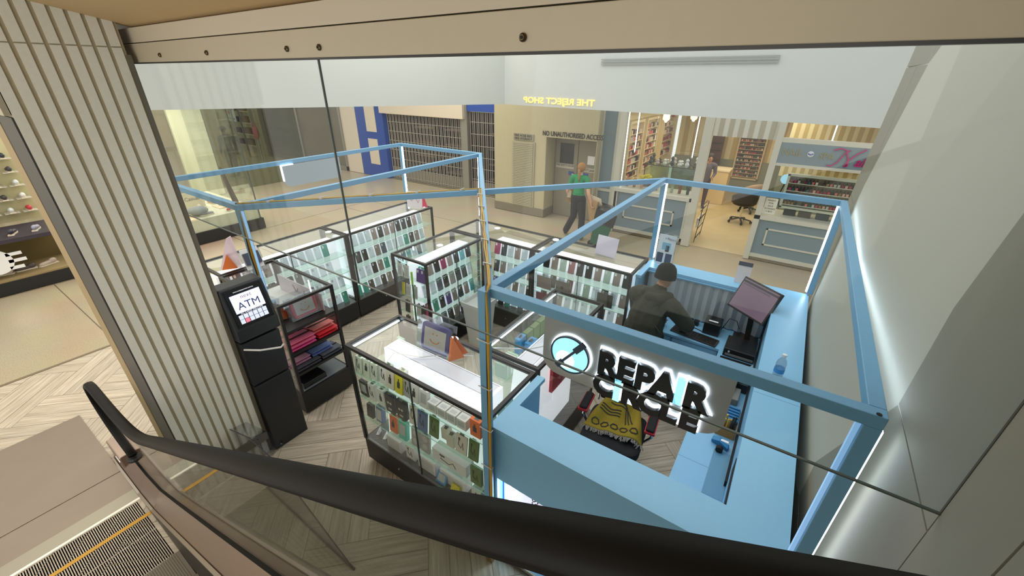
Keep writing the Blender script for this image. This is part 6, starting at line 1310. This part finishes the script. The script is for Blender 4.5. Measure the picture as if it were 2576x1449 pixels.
# ================================================================== SHOE SHOP (left)
t = thing('shoe_display', (-10.9, 2.9, 0), 'low shoe shop display platform with a black plinth behind tall corner glass', 'display')
obj('plinth', MB().box(-12.6, -10.0, 1.4, 4.45, 0, .24), M('plinth_black', (26, 26, 28), .5), t)
obj('platform', MB().box(-12.55, -10.05, 1.4, 4.40, .24, .50), M('platform_pale', (212, 210, 186), .5), t)
obj('glass_panel', MB().box(-10.045, -10.035, 1.4, 4.40, .24, 3.0), GL, t); obj('glass_panel', MB().box(-12.55, -10.045, 4.39, 4.40, .24, 3.0), GL, t)
obj('corner_seal', MB().box(-10.05, -10.03, 4.39, 4.41, .24, 3.0), M('glass_edge_dark'), t)
struct('wall_left', MB().box(-16.2, -16.1, -3, 4.6, 0, 3.2), M('shop_cream')); struct('trim_14', MB().box(-10.08, -10.0, 2.74, 2.86, 0, 3.0), M('warm_cream_post', (226, 200, 156), .5))
struct('wall_left', MB().box(-14.2, -14.1, 4.6, 5.4, 0, 3.0), M('shop_green_cream', (206, 208, 178), .7))
struct('window_4', MB().box(-14.3, -14.28, 5.4, 8.2, 0, 3.0), glass_mat('greenish_pane', (206, 214, 196), .10, .8, .05))
rnd = random.Random(21)
def shoe(x, y, z, yaw, c, label, kind=0, grp='shoes on the low display'):
    m = M('shoe_%d_%d_%d' % c, c, .5); Q = Matrix.Translation((x, y, z)) @ Matrix.Rotation(math.radians(yaw), 4, 'Z')
    t = thing('shoe', (x, y, z), label, 'shoe', grp)
    sole = [(-.13, -.035, 0), (-.05, -.03, 0), (.06, -.042, 0), (.12, -.03, 0), (.14, 0, 0), (.12, .03, 0), (.06, .042, 0), (-.05, .03, 0), (-.13, .035, 0)]
    obj('sole', MB().prism(sole, (0, 0, .018), Q), M('sole_pale', (222, 212, 190), .6), t)
    obj('upper', MB().ball((.06, 0, .035), .06, (1.2, .62, .55), 10, Q).ball((-.07, 0, .055), .055, (1.1, .62, .8 if kind == 0 else 1.5), 10, Q).ball((0, 0, .04), .055, (1.4, .6, .6), 10, Q), m, t, smooth=True)
sc_ = [(176, 70, 50), (230, 216, 196), (196, 150, 110), (120, 100, 90), (196, 80, 76), (92, 60, 40), (40, 40, 44), (226, 190, 160), (150, 152, 158), (214, 206, 190), (170, 90, 60), (200, 170, 140)]
cn = ['rust red', 'cream', 'tan', 'mushroom', 'coral', 'dark brown', 'black', 'peach', 'grey', 'ivory', 'russet', 'sand']
for i in range(24):
    x = -10.28 - (i % 4) * .45; y = 1.62 + (i // 4) * .46 + (i % 2) * .1; k = (i * 5) % 12
    if i % 3 == 0:
        mt = obj('display_tray', MB().box(x - .2, x + .2, y - .2, y + .2, .501, .515), M('tray_peach', (236, 206, 172), .5)); tag(mt, 'peach display tray under the %s shoe in row %s' % (cn[k], ORD[i // 4]), 'tray', 'trays on the shoe platform'); zz = .516
    else: zz = .502
    shoe(x, y, zz, rnd.uniform(0, 360), sc_[k], '%s shoe, row %s from the column side, %s back from the glass' % (cn[k], ORD[i // 4], ORD[i % 4]), i % 2)
t = thing('grey_cushion', (-10.4, 3.5, .52), 'round grey fluffy cushion among the shoes on the platform', 'cushion'); obj('cushion', MB().ball((-10.42, 3.35, .60), .2, (1, 1, .42), 16), M('fluffy_grey', (150, 156, 160), .95, ns=60, amt=.2), t, smooth=True)
t = thing('boot_display', (-10.5, 4.1, .5), 'dark long-handled item leaning by the corner of the shoe display glass', 'boot'); obj('shaft', MB().tube([(-10.75, 4.15, 1.35), (-10.6, 4.15, .95), (-10.45, 4.15, .60)], [.03, .05, .06], 10), M('boot_brown', (84, 70, 60), .5), t); obj('foot', MB().ball((-10.38, 4.12, .58), .09, (1.5, .7, .7), 10), M('boot_brown'), t, smooth=True)
t = thing('display_poster', (-11.6, 3.2, .5), 'pale round-lettered card standing among the shoes', 'card'); obj('card', MB().box(-11.05, -11.03, 3.3, 3.75, .51, .86), M('card_cream', (232, 222, 196), .5), t); text('card_text', 'Casual', .11, GREY, (-11.025, 3.52, .72), (0, 1, 0), (0, 0, 1), t, .001)
# dim shelving inside the shoe shop, seen through the glass
for j, (y, l) in enumerate(((.6, 'left'), (1.9, 'second'), (3.2, 'third'))):
    t = thing('shop_shelf', (-15.8, y, 0), 'tall pale shelf unit inside the shoe shop, %s from the column side' % l, 'shelf', 'tall shelf units in the shoe shop')
    obj('frame', MB().box(-16.05, -15.7, y - .5, y - .46, 0, 2.4).box(-16.05, -15.7, y + .46, y + .5, 0, 2.4).box(-16.08, -16.05, y - .5, y + .5, 0, 2.4), M('shelf_sage', (184, 188, 164), .6), t)
    for z in (.4, .9, 1.4, 1.9): obj('shelf', MB().box(-16.05, -15.68, y - .48, y + .48, z, z + .03), M('shelf_sage'), t); obj('stock', MB().box(-16.0, -15.75, y - .4, y + .35, z + .03, z + .22).box(-16.0, -15.8, y - .3, y + .1, z + .22, z + .32), M('stock_%d' % j, [(150, 146, 124), (128, 120, 104), (168, 160, 140)][j], .7), t)
# bag shop farther back
t = thing('bag_shop_shelf', (-19.3, 8.9, 0), 'shelf of dark belts and purses beside the poster in the far shop', 'shelf')
for z in (.5, .95, 1.4, 1.85): obj('shelf', MB().box(-20.9, -18.9, 9.0, 9.25, z, z + .03), M('shelf_cream', (206, 194, 168), .6), t); obj('goods', MB().box(-20.7, -20.1, 9.02, 9.2, z + .03, z + .22).box(-20.0, -19.3, 9.02, 9.2, z + .03, z + .26), M('leather_brown', (98, 66, 50), .6), t)
obj('posts', MB().box(-19.9, -19.84, 8.96, 9.02, 0, 2.8).box(-18.9, -18.8, 8.9, 9.02, 0, 2.8).box(-20.95, -20.9, 8.96, 9.02, 0, 2.8), M('post_grey'), t)
t = thing('shop_poster', (-20.3, 8.85, 1.5), 'white shop poster with red pictures near the far left ceiling edge', 'poster'); obj('sheet', MB().box(-20.6, -19.95, 8.86, 8.88, 1.45, 2.45), PAPER, t); obj('picture', MB().box(-20.5, -20.05, 8.85, 8.86, 1.9, 2.4), M('poster_red', (206, 110, 90), .5), t); obj('picture', MB().ball((-20.4, 8.85, 1.8), .08, (1, .1, 1), 10), M('poster_red'), t)
text('poster_text', 'BUY ONE GET ONE', .09, M('print_dark'), (-20.28, 8.85, 1.55), (1, 0, 0), (0, 0, 1), t, .001, sx=.7)
t = thing('red_handbag', (-18.5, 8.8, .9), 'crimson handbag on a post in the far left shop', 'bag'); obj('bag', MB().ball((-18.35, 8.75, 1.12), .26, (.55, .4, 1), 14), M('crimson_bag', (186, 34, 74), .4), t, smooth=True); obj('stand', MB().tube([(-18.35, 8.75, 0), (-18.35, 8.75, .88)], .03, 8), STEEL, t); obj('handle', MB().tube([(-18.5, 8.75, 1.3), (-18.42, 8.75, 1.5), (-18.25, 8.75, 1.5), (-18.2, 8.75, 1.3)], .02, 6), M('crimson_bag'), t)
# far-left shoe shelves left of the column
t = thing('sport_shoe_case', (-10.6, .3, 0), 'glass fronted sport shoe case with a black base at the far left edge', 'display case')
obj('base', MB().box(-12.4, -10.0, -1.6, 1.3, 0, .20), M('plinth_black'), t); obj('floor_panel', MB().box(-12.35, -10.03, -1.6, 1.28, .20, .23), M('case_tan', (150, 132, 92), .6), t); obj('back_panel', MB().box(-10.9, -10.85, -1.6, 1.28, .23, .80), M('case_olive', (118, 102, 58), .6), t); obj('top_ledge', MB().box(-10.95, -10.0, -1.6, 1.28, .80, .86), M('ledge_violet_black', (52, 46, 58), .5), t)
obj('white_cutout', MB().lathe([(.20, 0), (.20, .01)], (0, 0, 0), 20, Matrix.Translation((-10.10, .36, .52)) @ Matrix.Rotation(PI / 2, 4, 'Y')).box(-10.11, -10.09, .5, .70, .47, .52).box(-10.11, -10.09, .5, .68, .58, .63).box(-10.11, -10.09, .48, .64, .36, .41), WHITE, t)
struct('wall_left', MB().box(-11.3, -11.2, -2.5, 1.3, .86, 3.2), M('cream_slatwall', (196, 190, 150), .6)); struct('trim_15', MB().box(-11.19, -11.16, .30, .45, .86, 2.2), M('dark_post', (44, 36, 34), .5))
k = 0
for r in range(5):
    for i in range(3):
        c = [(40, 50, 60), (214, 222, 220), (196, 60, 70), (60, 60, 64), (226, 226, 222)][(r * 2 + i) % 5]; n_ = ['navy', 'white', 'red', 'charcoal', 'pale'][(r * 2 + i) % 5]
        sh_ = obj('shoe_ledge', MB().box(-11.2, -11.0, .58 + i * .22, .76 + i * .22, 1.03 + r * .22, 1.04 + r * .22), M('ledge_clear', (206, 206, 196), .3)); tag(sh_, 'small wall ledge, %s along, row %s up, left of the striped column' % (ORD[i], ORD[r]), 'ledge', 'shoe wall ledges')
        shoe(-11.08, .67 + i * .22, 1.042 + r * .22, 180, c, '%s sport shoe, %s along wall row %s up, left of the striped column' % (n_, ORD[i], ORD[r]), 0, 'sport shoes on the far left wall')
for i in range(7): shoe(-10.35, -.7 + i * .27, .232, 170 + i * 20, [(214, 200, 190), (90, 80, 76), (196, 180, 170), (160, 150, 150)][i % 4], 'pale shoe, %s from the left on the floor of the sport shoe case' % ORD[i], 0, 'shoes on the floor of the sport shoe case')
for i in range(8): shoe(-10.3, -.9 + i * .27, .862, 160, [(60, 56, 84), (206, 200, 200), (44, 44, 60), (150, 150, 170)][i % 4], 'shoe, %s from the left on the dark ledge of the sport shoe case' % ORD[i], 0, 'shoes on the ledge of the sport shoe case')
for i in range(6): shoe(-11.08, -.9 + i * .2, 1.1 + (i % 3) * .4, 180, [(90, 80, 70), (60, 56, 50)][i % 2], 'dark shoe, %s on the wall left of the dark post' % ORD[i], 0, 'dark shoes left of the post')
# drop template copies that were never placed
for key in list(PHM):
    if not PHM[key][1]:
        for c in list(PHM[key][0].children): bpy.data.objects.remove(c)
        bpy.data.objects.remove(PHM[key][0])
for o, used in PB:
    if not used:
        for c in list(o.children): bpy.data.objects.remove(c)
        bpy.data.objects.remove(o)
